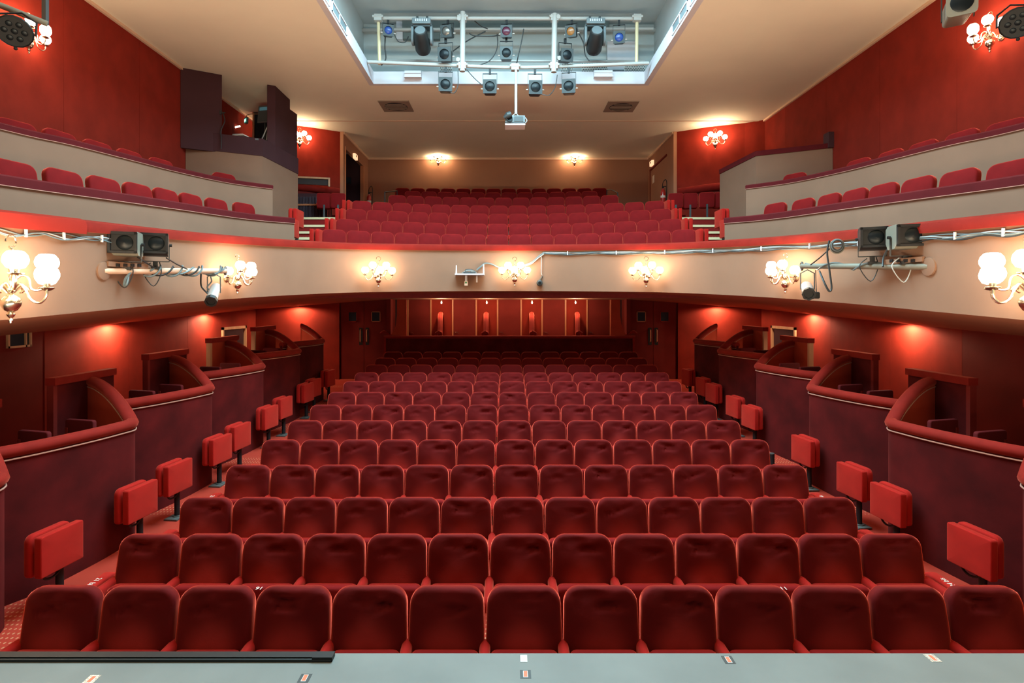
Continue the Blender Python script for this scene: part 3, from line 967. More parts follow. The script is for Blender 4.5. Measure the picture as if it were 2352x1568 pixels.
# wall-side folding seats on posts (strapontins)
def strap_meshes():
    a = MB(); cushion(a, 0.47, 0.385, 0.075, (0.015, 0.015, 0.02, 0.02), 0.012, 0.006, n=3, m=2, inner=2, M=Matrix.Translation((0, -0.06, 0.55)))
    b = MB(); cushion(b, 0.45, 0.40, 0.08, (0.04, 0.04, 0.07, 0.07), 0.028, 0.0, n=5, m=2, inner=1, M=Matrix.Translation((-0.02, 0.045, 0.555)))
    c = MB(); c.tube([(0.06, 0.0, 0.015), (0.06, 0.0, 0.40)], 0.035, 10); c.tube([(0.06, 0, 0.34), (0.06, 0, 0.42)], 0.045, 10)
    e = MB(); e.tube([(0.06 + 0.09 * math.sin(q) - 0.11, -0.02, 0.345 - 0.06 * math.cos(q)) for q in [R(t_) for t_ in range(-95, 96, 19)]], 0.012, 6)
    g = MB(); g.box((0.05, 0, 0.008), (0.24, 0.18, 0.016)); g.tube([(0.06, 0, 0.016), (0.06, 0, 0.03)], 0.055, 10)
    return a.mesh('seat_cushion', VELVET2), b.mesh('backrest', VELVET2), c.mesh('post', BLACK), e.mesh('hinge_bracket', BLACK), g.mesh('base_plate', STEEL)
SM = strap_meshes()
def strapontin(loc, rz, label, group):
    t = thing('folding_chair', label, 'folding seat', loc, rz, group)
    for nm, me in zip(('seat_cushion', 'backrest', 'post', 'hinge_bracket', 'base_plate'), SM):
        obj(nm, me, t)
    return t
ys_l = [5.53, 6.66, 7.42, 8.52, 9.17, 10.3, 11.0, 12.25, 12.75, 13.8]
ys_r = [5.47, 6.58, 7.27, 8.46, 10.3, 11.05, 12.2, 12.85, 13.9]
for s, ysl, side in ((-1, ys_l, 'left'), (1, ys_r, 'right')):
    for k, y in enumerate(ysl):
        p = S(s, 4.40 + (0.06 if k == 0 else 0), y, zfloor(y))
        strapontin(p, R(90) * -s + (R(6) * s), 'red folded tip-up seat on black post, %s from the stage along the %s boxes' % (ORD[k + 1], side), 'folding seats along the side boxes')
t = thing('bare_seat_post', 'short black post without a seat on a steel plate in the right aisle', 'post', S(1, 4.3, 9.35, zfloor(9.35)))
mb_ = MB(); mb_.tube([(0, 0, 0.012), (0, 0, 0.2)], 0.04, 12); mb_.build('post', BLACK, t)
mb_ = MB(); mb_.lathe([(0.03, 0.2), (0.041, 0.2), (0.041, 0.215), (0.0, 0.215)], 12); mb_.build('cap', STEEL, t)
mb_ = MB(); mb_.box((0, 0, 0.006), (0.26, 0.2, 0.012)); mb_.build('base_plate', STEEL, t)

# balcony centre rows
names_b = ['front', 'second', 'third', 'fourth', 'fifth', 'sixth', 'rearmost']
for k, (yc, zt, n, pit, rad, xo) in enumerate(ROWS_B):
    c = yc - rad
    for i in range(n):
        a = (i - (n - 1) / 2) * pit / rad
        x = xo + rad * math.sin(a); y = c + rad * math.cos(a) - 0.045
        theatre_seat((x, y, zt - SEATH), -a, 'red velvet seat, %s from the left in the %s central balcony row' % (ORD[i + 1], names_b[k]), 'seats of the central balcony rows', BACK_BAL, arm_l=(i == 0))
# side balcony rows
def side_row(s, path, off, zf, s0, pitch, n, rowname, skip=()):
    side = 'left' if s < 0 else 'right'
    pts = path if path[0].y > path[-1].y else path[::-1]    # start from the far end
    for i in [j for j in range(n) if j not in skip]:
        q, t_ = at_len(pts, s0 + pitch * i)
        tt = Vector((t_.x, t_.y, 0)).normalized()
        nrm = Vector((tt.y, -tt.x, 0))
        if nrm.x * s < 0: nrm = -nrm            # outward
        pos = q + nrm * off
        f_ = -nrm
        f_ = (f_ + Vector((0, -0.12, 0))).normalized()
        rz = math.atan2(f_.x, -f_.y)
        theatre_seat((pos.x, pos.y, zf(q.y) - SEATH), rz, 'red velvet seat, %s from the far end of the %s %s side balcony row' % (ORD[i + 1], side, rowname), 'seats of the %s side balcony' % side, BACK_BAL, arms=False)
for s in (-1, 1):
    h = smooth_path([(x, y, 0) for x, y in FX[:7]], 5)
    fpath = [S(s, p.x, p.y) for p in h]
    side_row(s, fpath, 0.52, lambda y: zft(y) + 0.165, 0.9, 0.66, 11, 'lowest')
    side_row(s, PAR[(s, 'lower')], 0.50, lambda y: zp1(y) + 0.27, 0.72, 0.66, 9, 'middle')
    side_row(s, PAR[(s, 'upper')], 0.42, lambda y: zp2(y) + 0.20, 0.80, 0.72, 9, 'topmost', (1,))

# folded end seats beside the balcony stairs
def end_seat(p, rz, label):
    strapontin(p, rz, label, 'folding seats beside the balcony stairs')
for s, side in ((-1, 'left'), (1, 'right')):
    for (x, y, z, nm) in ((4.80, 12.8, 4.30, 'upper'), (4.66, 12.12, 3.99, 'lower')):
        end_seat(S(s, x, y, z), R(90) * -s, '%s red folded seat at the outer edge of the %s balcony stairs' % (nm, side))
    for k in range(4):
        yc, zt, n, pit, rad, xo = ROWS_B[k]
        a = ((n - 1) / 2 + 0.5) * pit / rad
        x = rad * math.sin(a) + 0.09; y = yc - rad + rad * math.cos(a) - 0.05
        end_seat(Vector((xo + s * x, y, zt - SEATH + 0.2)), R(90) * s, 'red folded seat on the %s end of the %s central balcony row' % (side, names_b[k]))
for (u, sd, nth) in ((745, 'left', 'first'), (777, 'left', 'second'), (1552, 'right', 'first'), (1585, 'right', 'second'), (1620, 'right', 'third'), (1652, 'right', 'fourth')):
    d = 16.3
    x = (u - U0) * d / F
    t = thing('folding_chair', 'red folded seat before the balcony back wall, %s from left on the %s' % (nth, sd), 'folding seat', (x * 15.8 / d, 15.8 - (0.12 if abs(x) > 5.5 else 0), 5.2), R(12) * (1 if x < 0 else -1), 'folding seats before the balcony back walls')
    mb_ = MB(); cushion(mb_, 0.40, 0.42, 0.09, (0.06, 0.06, 0.06, 0.06), 0.025, 0.004, n=4, m=2, inner=1, M=Matrix.Translation((0, 0, 0.60))); mb_.build('seat_cushion', VELVET, t)
    mb_ = MB(); cushion(mb_, 0.40, 0.40, 0.07, (0.04, 0.04, 0.06, 0.06), 0.02, 0, n=4, m=1, inner=1, M=Matrix.Translation((-0.01, 0.1, 0.58))); mb_.build('backrest', VELVET, t)
    mb_ = MB(); mb_.box((0.0, -0.055, 0.24), (0.05, 0.02, 0.48)); mb_.box((0, 0.02, 0.02), (0.2, 0.2, 0.03)); mb_.build('post', MGREY, t, smooth=False)

# ------------------------------------------------------------------ side boxes of the stalls
BOXD = [5.08, 6.89, 8.70, 10.54, 12.39, 14.0]
def side_box(s, k):
    dk = BOXD[k]
    side = 'left' if s < 0 else 'right'
    nm = ['cut by the frame edge, nearest the stage', 'second', 'third', 'fourth', 'fifth', 'sixth'][k]
    lab = ('dark red velvet box at the frame edge, nearest the stage on the %s' % side) if k == 0 else 'dark red velvet box, %s from the stage along the %s aisle' % (nm, side)
    t = thing('theatre_box', lab, 'box', S(s, 4.9, dk, 0), 0, 'boxes along the side aisles')
    o = Vector(t.location)
    zr = 1.50 + 0.0725 * (dk - 6.89) + (0.03 if k >= 2 else 0)
    zp = 2.03 + 0.0725 * (dk + 0.5 - 7.45)
    last = (k == 5)
    front = smooth_path([(4.98, dk - 1.52, 0), (4.80, dk - 1.15, 0), (4.63, dk - 0.6, 0), (4.56, dk - 0.22, 0), (4.545, dk - 0.06, 0), (4.60, dk + 0.06, 0)], 5)
    xe = 5.55 if not last else 5.25
    div = smooth_path([(4.60, dk + 0.06, 0), (4.80, dk + 0.20, 0), (5.15, dk + 0.42, 0), (xe, dk + 0.66 * (xe - 4.6) / 0.95, 0)], 5)[1:]
    path2 = front + div
    nf = len(front)
    tops = []
    for i, p in enumerate(path2):
        if p.x <= 4.60 or i < nf:
            z = zr
        else:
            q = (p.x - 4.60) / (5.55 - 4.60)
            z = zr + (zp - 0.10 - zr) * math.sin(min(1, q) * PI / 2) ** 0.9
        tops.append(z)
    pts = [S(s, p.x, p.y, 0) - o for p in path2]
    kk = 1 if s < 0 else -1
    zb = zfloor(dk - 1.5) - 0.03
    mm = MB()
    secs = [[(0, zb), (0, z_ - 0.03), (-0.07 * kk, z_ - 0.03), (-0.07 * kk, zb)] for z_ in tops]
    mm.sweep(pts, secs)
    b_ = mm.build('front_wall', BOXV, t)
    # inner lining
    mm = MB()
    secs = [[(-0.072 * kk, zb + 0.4), (-0.072 * kk, z_ - 0.06), (-0.085 * kk, z_ - 0.06), (-0.085 * kk, zb + 0.4)] for z_ in tops]
    mm.sweep(pts, secs)
    mm.build('lining', BOXIN, t)
    rp = [Vector((p.x, p.y, z_)) for p, z_ in zip(pts, tops)]
    c8 = [(math.cos(a_) , math.sin(a_)) for a_ in [2 * PI * i / 12 for i in range(12)]]
    mm = MB(); mm.sweep(rp, [(-0.035 * kk + 0.075 * a_, -0.02 + 0.062 * b2) for (a_, b2) in c8])
    mm.build('padded_rail', RAILV, t)
    mm = MB()
    pp = []
    for i, p in enumerate(rp):
        tt = rp[min(i + 1, len(rp) - 1)] - rp[max(i - 1, 0)]; tt.z = 0; tt.normalize()
        nrm = Vector((tt.y, -tt.x, 0))
        pp.append(p + nrm * (0.012 * kk) + Vector((0, 0, -0.095)))
    mm.tube(pp, 0.008, 6)
    mm.build('piping', PIPING, t)
    if True:
        pp = []
        for i, p in enumerate(rp[nf - 1:]):
            j = i + nf - 1
            tt = rp[min(j + 1, len(rp) - 1)] - rp[max(j - 1, 0)]; tt.z = 0; tt.normalize()
            nrm = Vector((tt.y, -tt.x, 0))
            pp.append(p + nrm * (-0.09 * kk) + Vector((0, 0, -0.085)))
        mm = MB(); mm.tube(pp, 0.007, 6); mm.build('piping', PIPING, t)
    if not last:
        # back panel with its capping and door post
        ya, yb = dk - 0.02, dk + 1.06
        mm = MB(); mm.span(S(s, 5.55, ya + 0.05, zb + 0.3) - o, S(s, 5.60, yb, zp - 0.02) - o); mm.build('back_panel', BOXIN if k > 2 else BOXV, t, smooth=False)
        mm = MB(); mm.span(S(s, 5.515, ya, zp - 0.09) - o, S(s, 5.635, yb + 0.01, zp) - o); mm.build('capping', RAILV, t, smooth=False)
        mm = MB(); mm.span(S(s, 5.535, ya, zb + 0.3) - o, S(s, 5.615, ya + 0.06, zp - 0.09) - o); mm.build('door_post', WOOD if k >= 3 else WALLD, t, smooth=False)
    mm = MB()
    fl = [S(s, p.x + 0.06, p.y, zb + 0.40) - o for p in path2] + [S(s, 5.55, dk - 0.9, zb + 0.40) - o, S(s, 5.55, dk - 1.52, zb + 0.40) - o]
    mm.poly(fl); mm.build('box_floor', CARPD, t, smooth=False)
    # two low chairs inside
    if k >= 1 and not last:
        for j, (cx_, cy_) in enumerate(((5.15, dk - 0.35), (5.2, dk - 0.95))):
            ct = thing('box_chair', 'dark red low chair, %s one inside the %s box from the stage on the %s' % (('far', 'near')[j], nm, side), 'chair', S(s, cx_, cy_, zb + 0.40), R(14) * s, 'chairs inside the side boxes')
            hz = zr + 0.055 - (zb + 0.40)
            m1 = MB(); cushion(m1, 0.42, 0.34, 0.05, (0.01, 0.01, 0.03, 0.03), 0.012, 0.0, n=3, m=1, inner=1, M=Matrix.Translation((0, 0.2, hz - 0.17))); m1.build('backrest', BURG, ct)
            m1 = MB(); cushion(m1, 0.42, 0.40, 0.07, 0.03, 0.02, 0.0, n=3, m=1, inner=1, M=Matrix.Translation((0, 0.0, 0.42)) @ Matrix.Rotation(R(-90), 4, 'X')); m1.build('seat_cushion', BURG, ct)
            for (lx, ly) in ((-0.18, -0.17), (0.18, -0.17), (-0.18, 0.18), (0.18, 0.18)):
                m1 = MB(); m1.span((lx - 0.016, ly - 0.016, 0), (lx + 0.016, ly + 0.016, (hz - 0.1) if ly > 0 else 0.39)); m1.build('leg', WALLD, ct, smooth=False)
for s in (-1, 1):
    for k in range(6):
        side_box(s, k)
# small pale block on the capping of the box cut by the left frame edge
zc0 = 2.03 + 0.0725 * (BOXD[0] + 0.5 - 7.45)
t = thing('pale_box', 'small pale box with an upright on the box capping at the left frame edge', 'box', S(-1, 5.575, BOXD[0] + 0.95, zc0))
mm = MB(); mm.box((0, 0, 0.07), (0.12, 0.16, 0.14)); mm.build('casing', LGREY, t, smooth=False)
mm = MB(); mm.box((-0.01, 0, 0.18), (0.05, 0.06, 0.10)); mm.build('upright', PAPER, t, smooth=False)

# back boxes behind the stalls
t = thing('back_box_parapet', 'long dark parapet with red padded rail closing the boxes behind the stalls', 'parapet', (0, 16.0, 0))
xa, xb = P(883, 773, 16).x, P(1457, 773, 16).x
mm = MB(); mm.span((xa + 0.02, 0, 0.7), (xb - 0.02, 0.1, 1.98)); mm.build('front_panel', BOXV, t, smooth=False)
mm = MB(); mm.tube([(xa - 0.03, 0.03, 2.0), (xb + 0.03, 0.03, 2.0)], 0.045, 8); mm.build('padded_rail', RAILV, t)
mm = MB(); mm.span((xa - 0.01, -0.02, 0.7), (xa + 0.05, 0.1, 2.0)); mm.span((xb - 0.05, -0.02, 0.7), (xb + 0.01, 0.1, 2.0)); mm.build('end_post', RAILV, t, smooth=False)
for i, (u, sg) in enumerate(((1010, 1), (1116, 1), (1222, -1), (1328, -1))):
    d = 16.25
    x = (u - U0) * d / F
    t = thing('box_divider', 'orange red padded divider with a curled foot, %s from left in the back boxes' % ORD[i + 1], 'divider', (x, d, 0), R(-4) * (x / 1.5), 'dividers of the back boxes')
    prof = [(0, 1.2), (0, 2.08), (0.12, 2.12), (0.25, 2.25), (0.5, 2.5), (0.8, 2.62), (1.2, 2.63), (1.2, 1.2)]
    mm = MB()
    n_ = len(prof)
    mm.add([(xx, y_, z_) for xx in (-0.06, 0.06) for (y_, z_) in prof], [tuple(range(n_)), tuple(range(n_, 2 * n_))] + [(q, (q + 1) % n_, n_ + (q + 1) % n_, n_ + q) for q in range(n_)])
    mm.build('divider_panel', BOXIN, t, smooth=False)
    mm = MB(); mm.tube(smooth_path([(0, y_ - 0.02, z_) for (y_, z_) in prof[1:7]], 4), 0.075, 8); mm.build('padded_rail', RAILV, t)
    mm = MB(); mm.tube([(-0.09 * sg, -0.05, 2.0), (-0.09 * sg, -0.05, 2.1), (0, -0.03, 2.14)], 0.05, 8); mm.build('curled_foot', RAILV, t)
for s, side in ((-1, 'left'), (1, 'right')):
    t = thing('box_end_wall', 'bright red curved end wall closing the back boxes on the %s' % side, 'divider', S(s, 3.28, 16.1, 0))
    prof = [(0.1, 1.2), (0.1, 2.04), (0.02, 2.1), (-0.08, 2.3), (-0.12, 2.6), (-0.12, 3.06), (-0.38, 3.06), (-0.40, 1.2)]
    mm = MB(); n_ = len(prof)
    mm.add([(s * xx, y_, z_) for y_ in (0.0, 0.07) for (xx, z_) in prof], [tuple(range(n_)), tuple(range(n_, 2 * n_))] + [(q, (q + 1) % n_, n_ + (q + 1) % n_, n_ + q) for q in range(n_)])
    mm.build('end_panel', BOXIN, t, smooth=False)
    mm = MB(); mm.tube(smooth_path([(s * 0.02, -0.01, 2.02), (s * 0.1, -0.02, 2.06), (s * 0.24, -0.02, 2.16), (s * 0.34, -0.01, 2.10)], 4), 0.035, 8); mm.build('curled_foot', RAILV, t)
for i, u in enumerate((1014, 1118, 1222, 1322)):
    x = (u - U0) * 16.75 / F
    t = thing('box_lamp', 'tiny lit bulb under the soffit, %s from left above the back boxes' % ORD[i + 1], 'lamp', (x, 16.75, 3.045), 0, 'bulbs of the back boxes')
    mm = MB(); mm.lathe([(0.03, 0.0), (0.03, -0.02), (0.012, -0.03)], 10); mm.build('socket', BRASS, t)
    mm = MB(); mm.lathe([(0.008, -0.03), (0.025, -0.06), (0.02, -0.09), (0, -0.1)], 10); mm.build('bulb', BULB, t)
    if True:
        l = bpy.data.lights.new('bulb_light', 'POINT'); l.energy = 24; l.color = WARM; l.shadow_soft_size = 0.03
        lo_ = bpy.data.objects.new('bulb_light', l); COL.objects.link(lo_); lo_.parent = t; lo_.location = (0, -0.02, -0.13)

# soffit downlights grazing the side walls
for s, side in ((-1, 'left'), (1, 'right')):
    for k, (x, y, pw) in enumerate(((7.08, 10.3, 170), (7.08, 13.6, 170), (6.0, 16.18, 110))):
        zz = 2.155 + 0.0384 * y + (0.06 if k < 2 else 0.12)
        t = thing('soffit_lamp', 'small recessed downlight under the %s soffit, %s from the stage' % (side, ORD[k + 1]), 'lamp', S(s, x, y, zz), 0, 'downlights under the side soffits')
        mm = MB(); mm.lathe([(0.0, 0.0), (0.04, 0.0), (0.04, -0.02), (0.03, -0.025)], 12); mm.build('housing', BRASS, t)
        mm = MB(); mm.lathe([(0.029, -0.02), (0.0, -0.022)], 12); mm.build('lens', BULB, t)
        l = bpy.data.lights.new('downlight', 'SPOT'); l.energy = pw; l.color = WARM; l.shadow_soft_size = 0.05; l.spot_size = R(176); l.spot_blend = 0.3
        lo_ = bpy.data.objects.new('downlight', l); COL.objects.link(lo_); lo_.parent = t; lo_.location = (0, 0, -0.035)

# ------------------------------------------------------------------ wall chandeliers
def sconce_meshes():
    out_ = {}
    m1 = MB(); m1.lathe([(0, 0.0), (0.07, 0.0), (0.075, 0.012), (0.05, 0.025), (0.02, 0.03)], 16, Matrix.Rotation(R(90), 4, 'X')); m1.tube([(0, -0.02, 0), (0, -0.2, 0)], 0.012, 8)
    out_['wall_plate'] = m1.mesh('wall_plate', BRASS)
    m1 = MB()
    m1.lathe([(0, -0.27), (0.012, -0.265), (0.016, -0.245), (0.008, -0.23), (0.022, -0.215), (0.028, -0.2), (0.014, -0.185), (0.04, -0.17), (0.062, -0.135), (0.066, -0.11), (0.058, -0.085), (0.03, -0.06), (0.014, -0.045),
              (0.03, -0.03), (0.034, -0.01), (0.016, 0.01), (0.012, 0.06), (0.02, 0.08), (0.012, 0.1), (0.018, 0.14), (0.01, 0.17), (0.008, 0.2)], 16, Matrix.Translation((0, -0.2, 0)))
    out_['stem'] = m1.mesh('stem', BRASS)
    m1 = MB()
    m1.tube([(0.012 * math.sin(q * 1.6), -0.2 + 0.012 * math.cos(q * 1.6), 0.2 + q * 0.014) for q in range(8)], 0.008, 6)
    m1.tube([(0.045 * math.sin(q), -0.2, 0.345 - 0.045 * math.cos(q)) for q in [R(a_) for a_ in range(-20, 300, 20)]], 0.007, 6)
    out_['hook'] = m1.mesh('hook', BRASS)
    m1 = MB()   # foliage scrolls round the stem
    for q in range(8):
        a_ = q * PI / 4
        m1.tube(smooth_path([(0.02 * math.cos(a_), -0.2 + 0.02 * math.sin(a_), -0.04), (0.07 * math.cos(a_), -0.2 + 0.07 * math.sin(a_), 0.01), (0.10 * math.cos(a_), -0.2 + 0.10 * math.sin(a_), -0.02), (0.08 * math.cos(a_), -0.2 + 0.08 * math.sin(a_), -0.04)], 3), 0.006, 5)
    out_['scrolls'] = m1.mesh('scrolls', BRASS)
    return out_
SCM = sconce_meshes()
ARMS = []
for (az, rad_, zg) in ((-82, 0.285, 0.0), (0, 0.27, 0.0), (82, 0.285, 0.0), (-42, 0.21, 0.10), (42, 0.21, 0.10)):
    a_ = R(az)
    dx, dy = math.sin(a_), -math.cos(a_)
    m1 = MB()
    prof = [(0.02, -0.01 + zg * 0.6), (0.06, 0.03 + zg * 0.6), (0.10, 0.0 + zg * 0.7), (rad_ * 0.55, -0.09 + zg * 0.8), (rad_ * 0.8, -0.115 + zg), (rad_ * 0.97, -0.07 + zg), (rad_, -0.02 + zg)]
    m1.tube(smooth_path([(dx * r_, -0.2 + dy * r_, z_) for (r_, z_) in prof], 4), 0.0085, 7)
    m1.lathe([(0.0, -0.022), (0.03, -0.016), (0.05, -0.004), (0.05, 0.0), (0.02, 0.002), (0.022, 0.03), (0, 0.03)], 14, Matrix.Translation((dx * rad_, -0.2 + dy * rad_, zg)))
    g1 = MB()
    g1.lathe([(0.03, 0.03), (0.055, 0.04), (0.075, 0.075), (0.078, 0.1), (0.07, 0.13), (0.05, 0.155), (0.034, 0.160), (0, 0.160)], 16, Matrix.Translation((dx * rad_, -0.2 + dy * rad_, zg)))
    ARMS.append((m1.mesh('arm', BRASS), g1.mesh('globe', GLOBE)))
def sconce(p, normal, label, group='brass wall chandeliers', sc_=0.92):
    rz = math.atan2(normal[0], -normal[1])
    t = thing('wall_chandelier', label, 'wall lamp', p, rz, group)
    t.scale = (sc_, sc_, sc_)
    for nm, me in SCM.items():
        obj(nm, me, t)
    for (am, gm) in ARMS:
        a_ = obj('arm', am, t)
        obj('globe', gm, a_)
    return t
def fascia_at(u):
    best = None
    for i in range(len(fp) - 1):
        a_, b_ = fp[i], fp[i + 1]
        ua = U0 + a_.x * F / a_.y; ub = U0 + b_.x * F / b_.y
        if min(ua, ub) <= u <= max(ua, ub):
            q = (u - ua) / (ub - ua)
            p = a_.lerp(b_, q); t_ = (b_ - a_); t_.z = 0; t_.normalize()
            n_ = Vector((t_.y, -t_.x, 0))
            if n_.y > 0: n_ = -n_
            if abs(n_.y) < 0.2: n_ = Vector((-math.copysign(1, p.x), 0, 0)) + Vector((0, n_.y, 0))
            return p, n_.normalized()
    return None, None
def fascia_pt(u, v, off=0.0):
    p, n_ = fascia_at(u)
    d = p.y
    q = P(u, v, d)
    return q + n_ * off
for (u, v, lab) in ((1183, 631, 'brass five-globe wall chandelier at the centre of the balcony front'),
                    (866, 632, 'brass five-globe wall chandelier on the balcony front, left of the white router shelf'),
                    (1487, 632, 'brass five-globe wall chandelier on the balcony front, right of the dome camera'),
                    (520, 638, 'brass five-globe wall chandelier beside the silver can lantern on the left balcony front'),
                    (1829, 636, 'brass five-globe wall chandelier beside the black can lantern on the right balcony front'),
                    ):
    q = fascia_pt(u, v)
    n_ = fascia_at(u)[1]
    sconce(q, n_, lab)
sconce(S(-1, 4.545, 4.88, 3.06), (1, 0, 0), 'brass wall chandelier cut by the left frame edge on the balcony front', sc_=1.15)
sconce(S(1, 4.545, 4.76, 3.06), (-1, 0, 0), 'brass wall chandelier cut by the right frame edge on the balcony front', sc_=1.15)
sconce(S(-1, WX, 8.4, 6.86), (1, 0, 0), 'brass wall chandelier high on the left wall behind the black flood lamp')
sconce(S(1, WX, 8.45, 6.90), (-1, 0, 0), 'brass wall chandelier high on the right wall beside the hanging spotlight')
sconce(S(-1, WX, 4.3, 6.9), (1, 0, 0), 'unseen chandelier added to brighten the ceiling, on the left upper wall nearest the stage')  # this pair is out of view, added to light the ceiling
sconce(S(1, WX, 4.3, 6.9), (-1, 0, 0), 'unseen chandelier added to brighten the ceiling, on the right upper wall nearest the stage')
sconce(P(1643, 328, 16.75), (-0.35, -0.94, 0), 'brass wall chandelier on the red wall right of the balcony back')
sconce(P(688, 326, 16.75), (0.35, -0.94, 0), 'brass wall chandelier on the red wall beside the control booth')
sconce((P(1008, 371, BY).x, BY, P(1008, 371, BY).z), (0, -1, 0), 'left brass wall chandelier of the two on the brown rear wall')
sconce((P(1318, 371, BY).x, BY, P(1318, 371, BY).z), (0, -1, 0), 'right brass wall chandelier of the two on the brown rear wall')

# ------------------------------------------------------------------ control booth (left) and its low twin (right)
def booth_base(s, name, label):
    t = thing(name, label, 'booth', S(s, 6.0, 13.2, 0))
    o = Vector(t.location)
    pts = [(WX - 0.01, 12.82), (5.72, 13.2), (5.47, 14.75)]
    path = [S(s, x, y, 0) - o for x, y in pts]
    mm = MB()
    k = 1 if s < 0 else -1
    zt = [6.45, 6.36, 6.30]
    mm.sweep(path, [[(0, 4.3), (0, z), (-0.08 * k, z), (-0.08 * k, 4.3)] for z in zt])
    mm.build('parapet_wall', CREAM, t, smooth=False)
    return t, o, path, zt, k
tR, oR, pathR, ztR, kR = booth_base(1, 'standing_box', 'cream walled standing box with dark red rail behind the right side seats')
mm = MB(); mm.sweep([Vector((p.x, p.y, z)) for p, z in zip(pathR, ztR)], [(0.02 * kR, 0), (0.025 * kR, 0.11), (-0.1 * kR, 0.13), (-0.12 * kR, 0)]); mm.build('padded_rail', BURG, tR, smooth=False)
mm = MB(); mm.span(S(1, WX - 0.12, 12.78, 6.45) - oR, S(1, WX, 13.0, 6.80) - oR); mm.build('end_post', PURP, tR, smooth=False)

tL, oL, pathL, ztL, kL = booth_base(-1, 'control_booth', 'dark plum control booth with a window opening behind the left side seats')
sec = [[(0.015 * kL, z + 0.0), (0.015 * kL, z + 0.40), (-0.1 * kL, z + 0.40), (-0.1 * kL, z + 0.0)] for z in ztL]
mm = MB(); mm.sweep([Vector((p.x, p.y, 0)) for p in pathL], sec); mm.build('apron', PURP, tL, smooth=False)
def wallseg(mb_, a, b, z0, z1, t_=0.07):
    a = Vector((a[0], a[1], 0)); b = Vector((b[0], b[1], 0))
    d_ = (b - a).normalized(); n_ = Vector((-d_.y, d_.x, 0))
    if n_.y < 0: n_ = -n_
    vs = []
    for z in (z0, z1):
        vs += [a + Vector((0, 0, z)), b + Vector((0, 0, z)), b + n_ * t_ + Vector((0, 0, z)), a + n_ * t_ + Vector((0, 0, z))]
    mb_.add(vs, [(0, 1, 2, 3), (4, 5, 6, 7), (0, 1, 5, 4), (1, 2, 6, 5), (2, 3, 7, 6), (3, 0, 4, 7)])
mm = MB(); wallseg(mm, S(-1, WX - 0.01, 12.62) - oL, S(-1, 6.58, 13.03) - oL, 6.40, ZCE - 0.006); mm.build('front_panel', PURP, tL, smooth=False)
mm = MB(); wallseg(mm, S(-1, 5.78, 13.6) - oL, S(-1, 5.62, 13.68) - oL, 6.6, ZCE - 0.006)
wallseg(mm, S(-1, 5.62, 13.68) - oL, S(-1, 5.62, 14.6) - oL, 6.6, ZCE - 0.006)
mm.build('pier', PURP, tL, smooth=False)
mm = MB(); wallseg(mm, S(-1, 5.62, 14.6) - oL, S(-1, 5.58, 15.0) - oL, 6.55, 7.93); mm.build('side_panel', PURP, tL, smooth=False)
mm = MB(); mm.span(S(-1, 6.9, 13.15, 6.72) - oL, S(-1, 5.8, 13.9, 6.76) - oL); mm.build('desk', LGREY, tL, smooth=False)
# things in the booth
a_ = P(596, 275, 15.3)
t = thing('door_screen', 'navy blind in a pale frame at the back of the control booth', 'screen', (0, 0, 0))
mm = MB(); mm.span(P(584, 236, 15.6), P(612, 330, 15.6) + Vector((0.5, 0.04, 0))); mm.build('blind', NAVY, t, smooth=False)
mm = MB(); mm.span(P(580, 232, 15.56), P(583, 330, 15.56) + Vector((0.0, 0.06, 0))); mm.build('frame_post', WOOD, t, smooth=False)
mp_ = P(607, 262, 14.3)
t = thing('monitor', 'tilted grey monitor on an arm in the control booth window', 'monitor', mp_, R(-35))
mm = MB(); mm.box((0, 0, 0), (0.50, 0.04, 0.42), Matrix.Rotation(R(8), 3, 'Y')); mm.build('casing', LGREY, t, smooth=False)
mm = MB(); mm.box((0.0, -0.024, 0.0), (0.45, 0.008, 0.36), Matrix.Rotation(R(8), 3, 'Y')); mm.build('screen', SCREEN, t, smooth=False)
mm = MB(); mm.box((0.04, -0.03, 0.12), (0.4, 0.006, 0.08), Matrix.Rotation(R(8), 3, 'Y')); mm.build('screen_band', BLUESC, t, smooth=False)
mm = MB(); mm.tube([(0, 0.05, -0.05), (-0.12, 0.1, -0.15), (-0.12, 0.1, -0.62)], 0.025, 6); mm.build('stand', MGREY, t)
t = thing('desk_lamp_stand', 'pale tripod stand on the booth desk before the monitor', 'stand', P(612, 322, 13.7))
for (x0, x1) in ((-0.12, 0.03), (0.0, 0.05), (0.12, 0.06)):
    mm = MB(); mm.tube([(x0, 0, 0), (x1, 0, 0.34)], 0.014, 6); mm.build('leg', CABLEW, t)
t = thing('paper_stack', 'flat white papers lying on the booth desk edge', 'papers', P(553, 314, 13.3))
mm = MB(); mm.box((0, 0, 0.012), (0.30, 0.2, 0.02), Matrix.Rotation(R(-12), 3, 'Z')); mm.build('sheet', PAPER, t, smooth=False)
mm = MB(); mm.box((-0.02, 0, 0.035), (0.26, 0.18, 0.015), Matrix.Rotation(R(-9), 3, 'Z')); mm.build('sheet', CABLEW, t, smooth=False)
t = thing('tube_lamp', 'small lit tube lamp on the red wall inside the control booth', 'lamp', P(543, 292, 15.2))
mm = MB(); mm.tube([(-0.09, -0.03, -0.03), (0.09, 0.03, 0.04)], 0.022, 8); mm.build('tube', TUBE, t)
mm = MB(); mm.tube([(-0.12, -0.03, -0.035), (-0.09, -0.03, -0.03)], 0.012, 6); mm.build('holder', MGREY, t)
t = thing('exit_sign', 'small lit green and white exit sign in the control booth', 'sign', P(566, 277, 15.4), R(-50))
mm = MB(); mm.box((0, 0, 0), (0.20, 0.05, 0.17), Matrix.Rotation(R(6), 3, 'Y')); mm.build('sign_box', LGREY, t, smooth=False)
